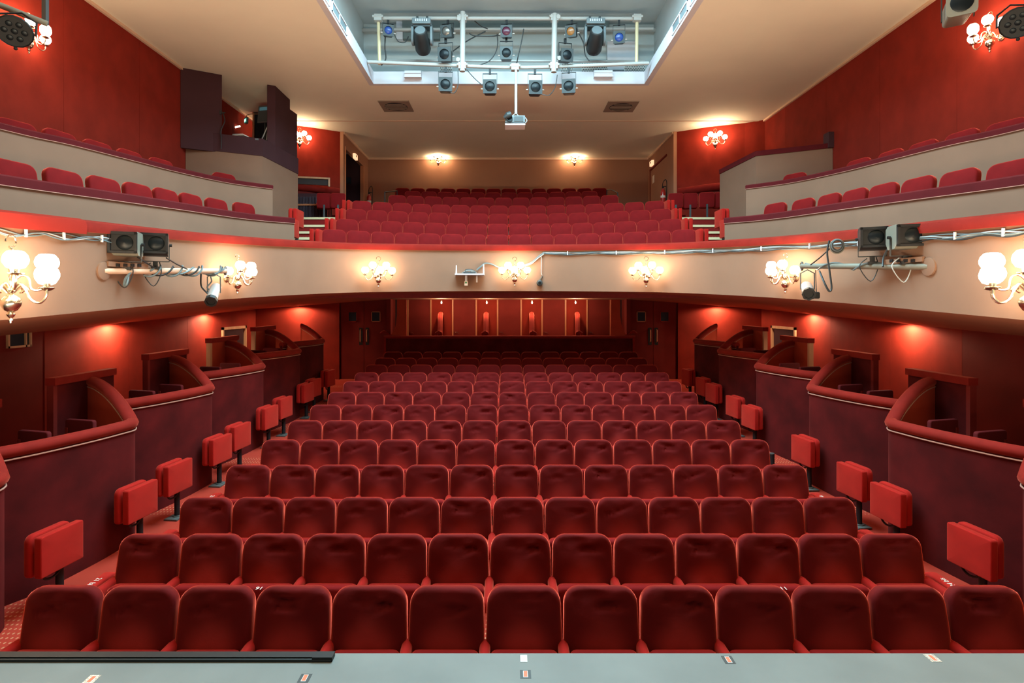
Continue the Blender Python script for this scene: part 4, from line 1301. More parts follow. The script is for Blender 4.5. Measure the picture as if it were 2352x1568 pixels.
mm = MB(); mm.box((0.0, -0.03, 0), (0.17, 0.01, 0.10), Matrix.Rotation(R(6), 3, 'Y')); mm.build('green_panel', EXIT_G, t, smooth=False)
mm = MB(); mm.box((-0.035, -0.037, 0.0), (0.05, 0.006, 0.06)); mm.box((0.045, -0.037, 0.0), (0.035, 0.006, 0.06)); mm.build('pictogram', EXIT_W, t, smooth=False)
mm = MB(); mm.tube([(-0.08, 0, 0.09), (-0.02, 0.02, 0.16), (0.2, 0.05, 0.14), (0.42, 0.30, 0.14)], 0.012, 6); mm.build('bracket', WOOD, t)
t = thing('booth_bracket', 'grey bracket arm with a hanging cable on the booth window edge', 'bracket', P(507, 258, 13.0))
mm = MB(); mm.box((0, 0, 0), (0.04, 0.04, 0.08)); mm.tube([(0, 0, 0), (0.1, 0, -0.01)], 0.015, 6); mm.build('arm', MGREY, t)
mm = MB(); mm.tube(smooth_path([(0.05, 0, -0.01), (0.09, 0, -0.2), (0.02, -0.05, -0.45), (0.04, -0.06, -0.6), (0.05, -0.08, -0.85)], 5), 0.012, 6); mm.build('cable', CABLEB, t)

# grille bench on the left behind the stairs
t = thing('slatted_grille', 'dark slatted grille panel with a pale rail behind the left balcony stairs', 'grille', (0, 0, 0))
a_, b_ = P(680, 440, 16.0), P(752, 496, 16.3)
mm = MB(); mm.span((a_.x - 0.3, 16.25, 5.22), (b_.x, 16.29, a_.z)); mm.build('backing', PURP, t, smooth=False)
for i in range(24):
    x = a_.x - 0.05 + i * 0.042
    mm = MB(); mm.span((x, 16.21, 5.3), (x + 0.016, 16.25, a_.z - 0.1)); mm.build('slat', SLAT, t, smooth=False)
mm = MB(); mm.span((a_.x - 0.3, 16.19, P(0, 472, 16.2).z), (b_.x, 16.21, P(0, 468, 16.2).z)); mm.build('rail', ORANGE, t, smooth=False)
t = thing('wall_hatch', 'long dark hatch in a pale frame on the red wall above the grille', 'hatch', (0, 0, 0))
mm = MB(); wallseg(mm, P(676, 409, 16.5).xy.to_3d(), P(756, 409, 16.72).xy.to_3d(), 6.42, 6.60, 0.03); mm.build('panel', VENTD, t, smooth=False)
mm = MB(); wallseg(mm, P(676, 409, 16.46).xy.to_3d(), P(758, 409, 16.68).xy.to_3d(), 6.59, 6.64, 0.05); wallseg(mm, P(754, 409, 16.66).xy.to_3d(), P(758, 409, 16.68).xy.to_3d(), 6.38, 6.6, 0.05); mm.build('frame', WOOD, t, smooth=False)

# ------------------------------------------------------------------ lighting rig in the slot
RD = 12.9
rig = thing('lighting_rig', 'white pipe lighting frame hanging in the ceiling slot', 'rig')
def pipe(pts, r, name='pipe', m=PIPEW, par=rig, n=10):
    mm = MB(); mm.tube(pts, r, n); return mm.build(name, m, par)
pipe([P(863, 42, RD), P(1470, 43, RD)], 0.042, 'top_pipe')
pipe([P(866, 68, 13.5), P(1500, 66, 13.5)], 0.036, 'rear_pipe')
pipe(smooth_path([P(845, 142, RD), P(1010, 149, RD), P(1183, 155, RD), P(1330, 151, RD), P(1490, 145, RD)], 6), 0.040, 'low_pipe')
pipe([P(866, 139, 13.4), P(1480, 141, 13.4)], 0.028, 'low_pipe')
pipe([P(1063, 28, RD - 0.06), P(1062, 164, RD - 0.06)], 0.062, 'upright')
pipe([P(1274, 32, RD - 0.06), P(1272, 166, RD - 0.06)], 0.062, 'upright')
pipe([P(869, 38, RD + 0.02), P(872, 148, RD + 0.02)], 0.038, 'end_post', PIPEY)
pipe([P(1463, 38, RD + 0.02), P(1462, 150, RD + 0.02)], 0.038, 'end_post', PIPEY)
for (u, v) in ((1063, 42), (1062, 152), (1274, 42), (1272, 152), (1183, 155), (869, 42), (1463, 42)):
    mm = MB(); c = P(u, v, RD - 0.03)
    mm.box(c, (0.17, 0.13, 0.14)); mm.tube([c + Vector((-0.12, -0.05, 0.02)), c + Vector((0.12, -0.05, 0.02))], 0.03, 8)
    mm.build('clamp', PIPEW, rig)
for (u, v) in ((1054, 42), (1052, 136), (1283, 38), (1285, 133)):
    mm = MB(); c = P(u, v, RD - 0.12)
    mm.lathe([(0.02, 0.0), (0.045, 0.0), (0.045, 0.16), (0.02, 0.16)], 12, Matrix.Translation(c) @ Matrix.Rotation(R(-70), 4, 'X'))
    mm.build('clamp', PIPEW, rig)
# perforated screen strips on the far lip
for i, (u0, u1, v0, v1) in enumerate(((1010, 1038, 146, 166), (1288, 1316, 140, 166), (1336, 1396, 144, 166), (1434, 1482, 148, 166))):
    t = thing('mesh_panel', 'perforated white mesh strip %s on the far slot lip' % ('left of centre', 'right of centre', 'beside the right white box', 'at the right corner')[i], 'mesh', (0, 0, 0), 0, 'perforated strips')
    a_, b_ = P(u0, v0, 13.75), P(u1, v1, 13.75)
    mm = MB(); mm.span(a_, b_ + Vector((0, 0.02, 0))); mm.build('sheet', ATTIC, t, smooth=False)
    nx = max(4, int((u1 - u0) / 4))
    mm = MB()
    for r_ in range(5):
        for q in range(nx):
            c = Vector((a_.x + (q + 0.5 + 0.5 * (r_ % 2)) * (b_.x - a_.x) / (nx + 0.5), a_.y - 0.003, b_.z + (r_ + 0.5) * (a_.z - b_.z) / 5))
            mm.box(c, (0.022, 0.006, 0.022))
    o = mm.build('perforations', BLACK, t, smooth=False); o['kind'] = 'stuff'
# white boxes on the lip
for i, (u, v, w_) in enumerate(((949, 172, 38), (1385, 171, 42))):
    t = thing('white_wall_box', 'white louvred box on the %s of the slot lip' % ('left', 'right')[i], 'wall box', P(u, v, OY1 - 0.06), 0, 'white boxes on the slot lip')
    ww = w_ * 13.5 / F
    mm = MB(); mm.box((0, 0, 0), (ww, 0.12, 0.16)); mm.build('casing', WHITE, t, smooth=False)
    mm = MB(); mm.box((0, -0.07, 0.02), (ww, 0.03, 0.02)); mm.box((0, -0.075, -0.07), (ww + 0.02, 0.03, 0.03)); mm.build('louvre', WHITE, t, smooth=False)

def lantern(p, w_, label, lens, yaw=0, tilt=0, hang=0.25, body=None, frame=None, square=True, length=0.34, up=False, holder=False):
    """theatre lantern: yoke, tapering body, front frame with lens. p = centre of the front frame; hang = clamp height above it (negative: stands on its yoke)"""
    body = body or MGREY; frame = frame or DGREY
    t = thing('stage_lantern', label, 'stage lamp', p, R(yaw))
    Tm = Matrix.Rotation(R(tilt), 4, 'X')
    h = w_ / 2
    mm = MB()
    cs = [(-0.01, 0.88), (0.05, 0.92), (length * 0.8, 0.86), (length, 0.6)]
    ring = rr(w_, w_, (w_ * 0.16,) * 4, 3, 2)
    n_ = len(ring)
    mm.add([Tm @ Vector((x * sc_, y, z * sc_)) for (y, sc_) in cs for (x, z) in ring],
           [(i * n_ + q, i * n_ + (q + 1) % n_, (i + 1) * n_ + (q + 1) % n_, (i + 1) * n_ + q) for i in range(3) for q in range(n_)] + [tuple(range(3 * n_, 4 * n_)), tuple(range(n_))])
    mm.build('body', body, t)
    # front frame: square plate with a round hole
    mm = MB(); N = 24; rh = h * 0.74
    sq = []
    for q in range(N):
        a_ = 2 * PI * q / N
        cx_, sz_ = math.cos(a_), math.sin(a_)
        k_ = h / max(abs(cx_), abs(sz_))
        sq.append((cx_ * k_, sz_ * k_))
    vs = []
    for (y, ins) in ((-0.035, False), (-0.035, True), (-0.005, True), (-0.005, False)):
        for q in range(N):
            a_ = 2 * PI * q / N
            x, z = (rh * math.cos(a_), rh * math.sin(a_)) if ins else sq[q]
            vs.append(Tm @ Vector((x, y, z)))
    fs = []
    for i in range(4):
        j = (i + 1) % 4
        for q in range(N):
            q2 = (q + 1) % N
            fs.append((i * N + q, i * N + q2, j * N + q2, j * N + q))
    mm.add(vs, fs); mm.build('front_frame', frame, t, smooth=False)
    mm = MB(); mm.lathe([(rh, 0.0), (rh * 0.75, 0.014), (rh * 0.4, 0.024), (0, 0.028)], 20, Tm @ Matrix.Translation((0, -0.012, 0)) @ Matrix.Rotation(R(90), 4, 'X')); mm.build('lens', lens, t)
    if holder:
        mm = MB()
        mm.box(Tm @ Vector((0, -0.05, h + 0.008)), (w_, 0.06, 0.012)); mm.box(Tm @ Vector((-h - 0.006, -0.05, 0)), (0.012, 0.06, w_)); mm.box(Tm @ Vector((h + 0.006, -0.05, 0)), (0.012, 0.06, w_)); mm.build('colour_holder', frame, t, smooth=False)
    sg = 1 if hang > 0 else -1
    yk = abs(hang) * 0.78
    mm = MB(); xk = h * 1.05
    pts = [(-xk, length * 0.4, 0), (-xk, length * 0.4, sg * yk), (xk, length * 0.4, sg * yk), (xk, length * 0.4, 0)]
    for a_, b_ in zip(pts[:-1], pts[1:]):
        a_ = Vector(a_); b_ = Vector(b_)
        if abs(a_.z - b_.z) < 1e-6: mm.box((a_ + b_) / 2, (2 * xk + 0.012, 0.03, 0.012))
        else: mm.box((a_ + b_) / 2, (0.010, 0.03, abs(a_.z - b_.z)))
    mm.build('yoke', DGREY, t, smooth=False)
    for q in (-1, 1):
        mm = MB(); mm.tube([(q * xk, length * 0.4, 0), (q * (xk + 0.045), length * 0.4, 0)], [0.02, 0.014], 8); mm.build('tilt_knob', SILVER, t)
    mm = MB(); mm.box((0, length * 0.4, sg * (yk + (abs(hang) - yk) / 2)), (0.05, 0.05, abs(hang) - yk + 0.02)); mm.build('hook_clamp', BLACK, t, smooth=False)
    return t
G1 = 'stage lamps in the ceiling slot'
px = RD / F
for (u, v, wpx, lens, yaw, tilt, vh, lab, kw) in (
        (892, 70, 24, GLASS_BL, 14, 14, 42, 'grey spotlight with blue lens at the left end of the upper rig pipe', {}),
        (1025, 72, 26, GLASS_CL, -12, 14, 42, 'grey spotlight with clear lens left of the left white upright', {}),
        (1163, 72, 26, GLASS_RD, -4, 12, 42, 'grey spotlight with dark red lens at the centre of the upper pipe', {}),
        (1311, 72, 25, GLASS_AM, -18, 16, 42, 'grey spotlight with amber lens right of the right white upright', {}),
        (1422, 86, 26, GLASS_BL, -10, 14, 42, 'grey spotlight with dark blue lens at the right end of the rig', {}),
        (1021, 125, 31, GLASS_DK, -6, 10, 84, 'grey spotlight hung low behind the left white upright', {}),
        (1163, 122, 28, GLASS_DK, 0, 8, 80, 'grey spotlight with dark lens hung low at the rig centre', {}),
        (1302, 127, 29, GLASS_DK, 12, 10, 84, 'grey spotlight hung low behind the right white upright', {}),
        (1023, 194, 31, GLASS_DK, 4, 6, 150, 'dark square-framed spotlight, first from left under the low pipe', {'dark': 1}),
        (1125, 199, 31, GLASS_DK, 0, 6, 154, 'dark square-framed spotlight, second from left under the low pipe', {'dark': 1}),
        (1230, 201, 31, GLASS_DK, 2, 6, 154, 'dark square-framed spotlight, third from left under the low pipe', {'dark': 1}),
        (1306, 198, 31, GLASS_DK, -8, 6, 151, 'dark square-framed spotlight, fourth from left under the low pipe', {'dark': 1})):
    d = RD - 0.14
    c = P(u, v, d)
    hang = (v - vh) * d / F
    dk = bool(kw)
    lantern(c, wpx * d / F, lab, lens, yaw, tilt, hang, body=MGREY, frame=DGREY if dk else MGREY, length=0.3 if not dk else 0.34)
def moving_head(u, lab):
    d = RD - 0.1
    t = thing('moving_head_light', lab, 'stage lamp', P(u, 42, d), 0)
    k = d / F
    mm = MB(); cushion(mm, 42 * k, 13 * k, 0.36, 0.02, 0.012, 0, n=3, m=1, inner=1, M=Matrix.Translation((0, 0, -14 * k))); mm.build('base', LGREY, t)
    mm = MB()
    for q in range(6): mm.box((-0.12 + q * 0.048, -0.185, -13 * k), (0.02, 0.01, 0.05))
    mm.build('label_print', WHITE, t, smooth=False)
    for q in (-1, 1):
        mm = MB(); cushion(mm, 0.24, 42 * k, 0.055, (0.10, 0.10, 0.02, 0.02), 0.015, 0, n=4, m=1, inner=1, M=Matrix.Translation((q * 21.5 * k, 0, -41 * k)) @ Matrix.Rotation(R(90), 4, 'Z')); mm.build('yoke_arm', LGREY, t)
    mm = MB(); mm.box((0, 0, -21.5 * k), (46 * k, 0.24, 0.06)); mm.build('yoke_bridge', MGREY, t, smooth=False)
    Tm = Matrix.Translation((0, 0, -58 * k)) @ Matrix.Rotation(R(68), 4, 'X')
    mm = MB(); mm.lathe([(0.10, 0.36), (0.13, 0.355), (0.145, 0.33), (0.155, 0.15), (0.175, 0.05), (0.178, -0.15), (0.15, -0.22), (0.08, -0.24), (0, -0.24)], 20, Tm); mm.build('head', DGREY, t)
    mm = MB(); mm.lathe([(0.095, 0.362), (0, 0.366)], 20, Tm); mm.build('lens', LIT, t)
    mm = MB(); mm.lathe([(0.097, 0.35), (0.115, 0.35), (0.115, 0.375), (0.097, 0.375)], 20, Tm); mm.build('lens_ring', LGREY, t)
    for q in (-0.11, 0.11):
        mm = MB(); mm.box((q, 0, -0.03), (0.05, 0.06, 0.12)); mm.build('hook_clamp', MGREY, t, smooth=False)
moving_head(970, 'left grey moving head light with a lit lens in the rig')
moving_head(1366, 'right grey moving head light with a lit lens in the rig')

# projector on its pole
t = thing('projector', 'grey video projector hanging on a white pole from the rig', 'projector', P(1183, 276, 12.84))
k = 12.84 / F
mm = MB(); mm.tube([(0.02, 0, 121 * k), (0.02, 0, 14 * k)], 0.032, 10); mm.build('pole', PIPEW, t)
mm = MB(); cushion(mm, 46 * k, 17 * k, 0.34, 0.02, 0.015, 0, n=3, m=1, inner=1, M=Matrix.Translation((0.0, 0.05, -1 * k))); mm.build('casing', LGREY, t)
mm = MB(); mm.box((8 * k, -0.125, -1 * k), (21 * k, 0.02, 11 * k)); mm.build('front_grille', MGREY, t, smooth=False)
mm = MB(); mm.lathe([(7 * k, 0), (7 * k, 0.06), (5.6 * k, 0.06), (5.4 * k, 0.02), (0, 0.02)], 20, Matrix.Translation((-12.5 * k, -0.12, -1.5 * k)) @ Matrix.Rotation(R(90), 4, 'X')); mm.build('lens', GLASS_DK, t)
mm = MB(); mm.tube([(-25 * k, -0.16, 0.0), (-17 * k, -0.18, 5 * k), (-10 * k, -0.17, 8 * k)], [0.035, 0.075, 0.07], 10); mm.build('shutter_flap', MGREY, t)
mm = MB(); mm.box((0.0, 0.05, -13 * k), (46 * k, 0.36, 3.5 * k)); mm.build('tray', WHITE, t, smooth=False)
mm = MB(); mm.tube([(-8 * k, 0, 8 * k), (0.02, 0, 17 * k), (9 * k, 0, 8 * k)], 0.014, 6); mm.build('bracket', PIPEW, t)
mm = MB(); mm.tube(smooth_path([(23 * k, 0, 6 * k), (27 * k, 0.0, 0.0), (25 * k, 0, -5 * k), (22 * k, 0, -6 * k)], 4), 0.012, 6); mm.build('cable', CABLEW, t)
# rig cables
def cable(pts, r, label, m=CABLEB, n=6, group=None, name='cable'):
    mm = MB(); mm.tube(smooth_path(pts, n), r, 6)
    return tag(mm.build(name, m), label, 'cable', group)
cable([P(905, 78, 12.8), P(915, 95, 12.8), P(930, 97, 12.8), P(938, 84, 12.9)], 0.011, 'thin dark cable looping between the blue lens lamp and the left moving head')
cable([P(885, 82, 12.95), P(884, 110, 12.95), P(886, 135, 12.95), P(876, 150, 13.0)], 0.014, 'dark cable hanging below the blue lens lamp')
cable([P(1040, 118, 12.95), P(1060, 103, 13.1), P(1080, 90, 13.2), P(1115, 72, 13.3)], 0.014, 'dark cable rising from the low left lamp to the rear pipe')
cable([P(1078, 76, 13.1), P(1090, 82, 13.1), P(1130, 83, 13.1), P(1150, 80, 13.0)], 0.014, 'dark cable running level to the red lens lamp')
cable([P(1090, 48, 13.0), P(1105, 60, 13.1), P(1120, 66, 13.2)], 0.012, 'short dark cable under the upper pipe left of centre')
cable([P(1142, 78, 13.2), P(1142, 110, 13.2), P(1126, 138, 13.2), P(1100, 150, 13.2)], 0.012, 'dark cable hanging in the middle of the slot')
cable([P(1203, 66, 13.1), P(1198, 95, 13.1), P(1190, 130, 13.1), P(1186, 150, 12.95)], 0.012, 'dark cable hanging right of the rig centre')
cable([P(1326, 70, 13.0), P(1340, 98, 13.0), P(1344, 125, 13.0), P(1354, 140, 13.0)], 0.014, 'dark cable hanging left of the right moving head')
cable([P(1072, 160, 12.8), P(1090, 180, 12.75), P(1108, 196, 12.7)], 0.009, 'thin cable sloping down to the second square-framed lamp')
cable([P(1246, 217, 12.7), P(1262, 218, 12.7), P(1275, 200, 12.75), P(1280, 172, 12.8)], 0.009, 'thin cable looping up from the third square-framed lamp')
cable([P(1052, 162, 12.8), P(1052, 195, 12.75), P(1044, 213, 12.7), P(1034, 212, 12.7)], 0.009, 'thin cable looping beside the first square-framed lamp')
# ceiling vents
for (u, v, nm) in ((910, 243, 'left'), (1426, 244, 'right')):
    q = P(u, v, CH * F / (V0 - v))
    t = thing('ceiling_vent', 'brown square ceiling grille with round slots on the %s' % nm, 'vent', (q.x, q.y, ZCE))
    mm = MB(); mm.box((0, 0, -0.012), (0.80, 0.80, 0.024)); mm.build('frame', VENTM, t, smooth=False)
    mm = MB(); mm.lathe([(0.30, -0.02), (0.30, -0.032), (0, -0.032)], 24, Matrix.Identity(4)); mm.build('disc', VENTD, t)
    for q in range(5):
        y = -0.2 + q * 0.1; hw = math.sqrt(0.29 ** 2 - y * y)
        mm = MB(); mm.box((0, y, -0.036), (2 * hw, 0.035, 0.01)); mm.build('slat', VENTM, t, smooth=False)

# ------------------------------------------------------------------ lamps on the balcony front brackets
def bracket(s, side):
    t = thing('lamp_bracket', 'horizontal pipe bracket on the %s balcony front carrying two square lamps' % side, 'bracket')
    if s < 0:
        a_, b_ = fascia_pt(236, 622), P(508, 622, 8.0)
    else:
        a_, b_ = fascia_pt(2135, 612), P(1852, 611, 8.0)
    b_ = Vector((b_.x * 0.985, b_.y, b_.z))
    mm = MB(); mm.tube([a_, b_], 0.036, 12); mm.build('pipe', OLIVE if s > 0 else TRIMW, t)
    nrm = fascia_at(240 if s < 0 else 2130)[1]
    mm = MB(); mm.lathe([(0, 0), (0.10, 0), (0.10, 0.02), (0.05, 0.03)], 18, Matrix.Translation(a_) @ nrm.to_track_quat('Z', 'Y').to_matrix().to_4x4()); mm.build('flange', CREAM, t)
    c = a_.lerp(b_, 0.16) + Vector((0, 0, 0.065)); dr = (b_ - a_).normalized()
    mm = MB(); mm.box(c, (0.07, 0.5, 0.055), Matrix.Rotation(math.atan2(-dr.x, dr.y), 3, 'Z')); mm.build('socket_strip', CREAM, t, smooth=False)
    mm = MB()
    for q in range(4): mm.box(c + dr * (-0.15 + 0.09 * q) + Vector((-0.036 * s, 0, 0)), (0.02, 0.05, 0.035))
    mm.build('sockets', BLACK, t, smooth=False)
    for q in range(3):   # cables wound round the pipe
        mm = MB()
        pts = []
        for i in range(26):
            f_ = 0.3 + 0.68 * i / 25
            c = a_.lerp(b_, f_)
            an = i * (0.55 + 0.2 * q) + q * 2
            pts.append(c + Vector((math.cos(an) * 0.05, 0, math.sin(an) * (0.045 + 0.012 * q))))
        if s < 0 or q == 0:
            mm.tube(smooth_path(pts, 3), 0.011, 6); mm.build('wound_cable', (CABLE, CABLEB, CABLE)[q], t)
    mm = MB(); c = b_
    mm.tube([c + Vector((0, 0.03 * math.cos(q), 0.05 * math.sin(q))) for q in [2 * PI * i / 12 for i in range(12)]], 0.016, 6, closed=True); mm.build('end_clamp', STEEL, t)
    return a_, b_
aL, bL = bracket(-1, 'left')
aR, bR = bracket(1, 'right')
def flood(p, yaw, label, body, vb, tall=0.27):
    t = thing('flood_lamp', label, 'stage lamp', p, R(yaw))
    w_ = 0.27
    mm = MB()
    prof = [(-0.15, -0.085), (-0.15, 0.10), (-0.10, 0.135), (0.10, 0.135), (0.16, 0.10), (0.16, -0.06), (0.10, -0.135), (-0.08, -0.135)]
    n_ = len(prof)
    mm.add([(x, y, z) for x in (-w_ / 2, w_ / 2) for (y, z) in prof], [tuple(range(n_)), tuple(range(n_, 2 * n_))] + [(q, (q + 1) % n_, n_ + (q + 1) % n_, n_ + q) for q in range(n_)])
    mm.build('body', body, t, smooth=False)
    mm = MB()
    for (xa_, xb_, za_, zb_) in ((-0.14, 0.14, 0.095, 0.125), (-0.14, 0.14, -0.115, -0.09), (-0.14, -0.115, -0.115, 0.125), (0.115, 0.14, -0.115, 0.125)):
        mm.span((xa_, -0.19, za_), (xb_, -0.15, zb_))
    mm.build('front_frame', BLACK, t, smooth=False)
    mm = MB(); mm.span((-0.115, -0.162, -0.09), (0.115, -0.152, 0.095)); mm.build('aperture', BLACK, t, smooth=False)
    mm = MB(); mm.lathe([(0.085, 0), (0.07, 0.01), (0.03, 0.018), (0, 0.02)], 20, Matrix.Translation((0.02, -0.163, 0.005)) @ Matrix.Rotation(R(90), 4, 'X')); mm.build('lens', GLASS_DK, t)
    yk = vb
    mm = MB(); mm.box((-0.145, 0.0, -yk / 2), (0.008, 0.03, yk)); mm.box((0.145, 0.0, -yk / 2), (0.008, 0.03, yk)); mm.box((0, 0, -yk), (0.29, 0.03, 0.01)); mm.build('yoke', DGREY, t, smooth=False)
    mm = MB(); mm.box((0, 0, -yk - 0.035), (0.05, 0.05, 0.07)); mm.box((0.0, -0.0, -yk - 0.08), (0.09, 0.09, 0.035)); mm.build('hook_clamp', BLACK, t, smooth=False)
    for q in (-1, 1):
        mm = MB(); mm.tube([(q * 0.145, 0, 0), (q * 0.175, 0, 0)], 0.018, 8); mm.build('tilt_knob', BLACK, t)
    mm = MB(); mm.tube(smooth_path([(-0.05, 0.02, -yk - 0.02), (-0.13, 0, -yk - 0.12), (-0.02, -0.02, -yk - 0.30), (0.06, 0, -yk - 0.14), (0.04, 0.02, -yk)], 5), 0.006, 6); mm.build('safety_wire', CABLEW if 'olive' in label and 'right' in label else CABLEB, t)
def on_pipe(a_, b_, u, dz):
    best = min((abs(U0 + q.x * F / q.y - u), i) for i, q in enumerate(a_.lerp(b_, f / 200) for f in range(201)))
    return a_.lerp(b_, best[1] / 200) + Vector((0, 0, dz))
flood(on_pipe(aL, bL, 292, 0.305), 20, 'olive grey square flood lamp, left one on the left balcony bracket', OLIVE, 0.20)
flood(on_pipe(aL, bL, 357, 0.315), 28, 'black square flood lamp, right one on the left balcony bracket', DGREY, 0.20)
flood(on_pipe(aR, bR, 2003, 0.33), -26, 'black square flood lamp, left one on the right balcony bracket', DGREY, 0.21)
flood(on_pipe(aR, bR, 2078, 0.33), -14, 'olive grey square flood lamp, right one on the right balcony bracket', OLIVE, 0.21)
def can(p0, p1, label, skin, r=0.075, barrel=True):
    t = thing('can_lantern', label, 'stage lamp', p0)
    d_ = (p1 - p0); L = d_.length
    M = d_.to_track_quat('Z', 'Y').to_matrix().to_4x4()
    mm = MB(); mm.lathe([(0, 0), (r * 0.6, 0.0), (r * 0.95, 0.03), (r, 0.08), (r, L * 0.8), (r * 1.05, L * 0.8), (r * 1.05, L * 0.84), (r * 0.9, L * 0.84)], 18, M); mm.build('can', skin, t)
    mm = MB(); n_ = 8
    mm.lathe([(r * 0.9, L * 0.84), (r * 1.15, L * 0.86), (r * 1.15, L), (r * 0.8, L), (r * 0.75, L * 0.95), (0, L * 0.95)], n_, M); mm.build('colour_frame', DGREY, t, smooth=False)
    mm = MB()
    c = M @ Vector((0, 0, L * 0.45))
    mm.tube([c + Vector((-r * 1.25, 0, 0)), c + Vector((-r * 1.25, 0, 0.22)), c + Vector((0, 0, 0.27)), c + Vector((r * 1.25, 0, 0.22)), c + Vector((r * 1.25, 0, 0))], 0.009, 6); mm.build('yoke', STEEL, t)
    return t
can(P(497, 657, 7.9), P(484, 693, 7.55), 'silver can lantern hanging from the end of the left bracket', SILVER, 0.07)
can(P(1852, 656, 7.9), P(1858, 676, 7.55), 'black fronted can lantern hanging from the end of the right bracket', SILVER, 0.075)
t = thing('barn_door_lamp', 'small black lamp shutter hanging beside the right can lantern', 'stage lamp', P(1875, 678, 7.7))
mm = MB(); cushion(mm, 0.08, 0.09, 0.05, 0.02, 0.01, 0, n=3, m=1, inner=1); mm.build('shutter', DGREY, t)
mm = MB(); mm.tube([(0, 0, 0.045), (-0.01, 0, 0.34)], 0.006, 6); mm.build('cord', CABLEB, t)
cable([on_pipe(aL, bL, 462, -0.02), P(462, 655, 7.75), P(475, 672, 7.7), P(485, 680, 7.7)], 0.012, 'black cable looping from the left bracket to the silver can lantern')
cable([on_pipe(aL, bL, 480, -0.02), P(486, 645, 7.85), P(476, 660, 7.8), P(490, 672, 7.76)], 0.010, 'thin grey cable knotted above the silver can lantern', CABLE)
cable([P(316, 590, 6.6), P(350, 612, 6.8), P(375, 622, 7.0)], 0.010, 'black cable from the olive flood lamp down to the left bracket')
cable([P(382, 592, 6.9), P(405, 606, 7.1), P(430, 618, 7.3)], 0.009, 'black cable from the black flood lamp down to the left bracket')
cable([P(300, 626, 6.55), P(288, 640, 6.5), P(285, 655, 6.5), P(291, 652, 6.5), P(296, 630, 6.55)], 0.013, 'grey cable loop hanging below the left bracket', CABLE)
cable([P(1905, 552, 7.4), P(1900, 580, 7.4), P(1905, 620, 7.35), P(1910, 660, 7.3), P(1904, 668, 7.3), P(1893, 648, 7.35), P(1882, 622, 7.5)], 0.013, 'long black cable loop hanging from the rail above the right bracket')
cable([P(1912, 565, 7.4), P(1885, 590, 7.5), P(1862, 608, 7.7)], 0.008, 'thin black cable slanting to the end of the right bracket')
cable([P(2040, 545, 6.7), P(2044, 560, 6.6), P(2030, 590, 6.65), P(2028, 612, 6.6)], 0.012, 'black cable between the two flood lamps of the right bracket')
# cable coil
t = thing('cable_coil', 'coil of dark cable hanging under the right balcony rail', 'cable', P(1923, 563, 7.3), R(-25))
for q in range(4):
    mm = MB(); r_ = 0.055 + 0.008 * q
    mm.tube([(r_ * math.cos(a_), 0.012 * q - 0.02, r_ * 1.15 * math.sin(a_) - 0.004 * q) for a_ in [2 * PI * i / 18 for i in range(18)]], 0.008, 6, closed=True); mm.build('loop', (CABLEB, CABLE, CABLEB, OLIVE)[q], t)
# cable bundles along the rail
def bundle(us, dv, label, nc, amp, mats):
    t = thing('cable_bundle', label, 'cable')
    rg = random.Random(len(us))
    for c in range(nc):
        pts = []
        ph = rg.uniform(0, 6)
        for i, u in enumerate(us):
            p, n_ = fascia_at(u)
            z = p.z - dv - 0.008 * c - amp * (0.5 + 0.5 * math.sin(i * (0.9 + 0.13 * c) + ph))
            pts.append(Vector((p.x, p.y, z)) + n_ * (0.016 + 0.006 * (c % 3)))
        mm = MB(); mm.tube(smooth_path(pts, 3), 0.0065, 6); mm.build('strand', mats[c % len(mats)], t)
    for i in range(2, len(us) - 1, 4):
        p, n_ = fascia_at(us[i])
        mm = MB(); mm.box(Vector((p.x, p.y, p.z - dv - 0.025)) + n_ * 0.03, (0.018, 0.018, 0.075)); mm.build('clip', WHITE, t, smooth=False)
us_r = [1248 + 28 * i for i in range(43)]
bundle(us_r, 0.035, 'grey and white cable bundle along the balcony rail right of centre', 6, 0.03, (CABLE, CABLEW, CABLE, CABLEW, CABLE, CABLEB))
us_l = [-80 + 22 * i for i in range(16)]
bundle(us_l, 0.04, 'few grey cables drooping under the left balcony rail', 3, 0.05, (CABLE, CABLEW, CABLE))
q0 = [fascia_pt(u, v, 0.03) for (u, v) in ((1250, 580), (1236, 590), (1222, 602), (1205, 609), (1185, 614), (1165, 616), (1145, 614), (1130, 607), (1115, 605), (1105, 612), (1095, 620))]
cable(q0, 0.016, 'grey cable dipping behind the central chandelier to the router shelf', CABLE, 4)
q0 = [fascia_pt(u, v, 0.034) for (u, v) in ((1250, 583), (1236, 593), (1222, 605), (1205, 611), (1185, 616), (1165, 618), (1145, 616))]
cable(q0, 0.010, 'white cable running beside the grey one to the central chandelier', CABLEW, 4)
q0 = [fascia_pt(u, v, 0.03) for (u, v) in ((1243, 585), (1243.5, 605), (1243, 625), (1245, 632))]
cable(q0, 0.008, 'thin cable dropping to the dome camera', CABLEW, 4)
# router shelf
p0 = fascia_pt(1080, 631)
t = thing('router_shelf', 'small white wall shelf with cables on the balcony front', 'shelf', p0)
k = p0.y / F
mm = MB(); mm.box((0, -0.12, 0), (66 * k, 0.24, 0.03)); mm.build('board', WHITE, t, smooth=False)
mm = MB(); mm.lathe([(0.018, 0.0), (0.012, 0.17)], 8, Matrix.Translation((-30 * k, -0.2, 0.015))); mm.build('antenna', WHITE, t)
mm = MB(); mm.lathe([(0.016, 0.0), (0.012, 0.2)], 8, Matrix.Translation((31 * k, -0.06, 0.015))); mm.build('antenna', WHITE, t)
mm = MB(); mm.box((-9 * k, -0.05, -0.09), (0.045, 0.04, 0.16)); mm.build('bracket_leg', WHITE, t, smooth=False)
mm = MB(); mm.box((15.5 * k, -0.05, -0.085), (0.028, 0.03, 0.15)); mm.build('bracket_leg', WHITE, t, smooth=False)
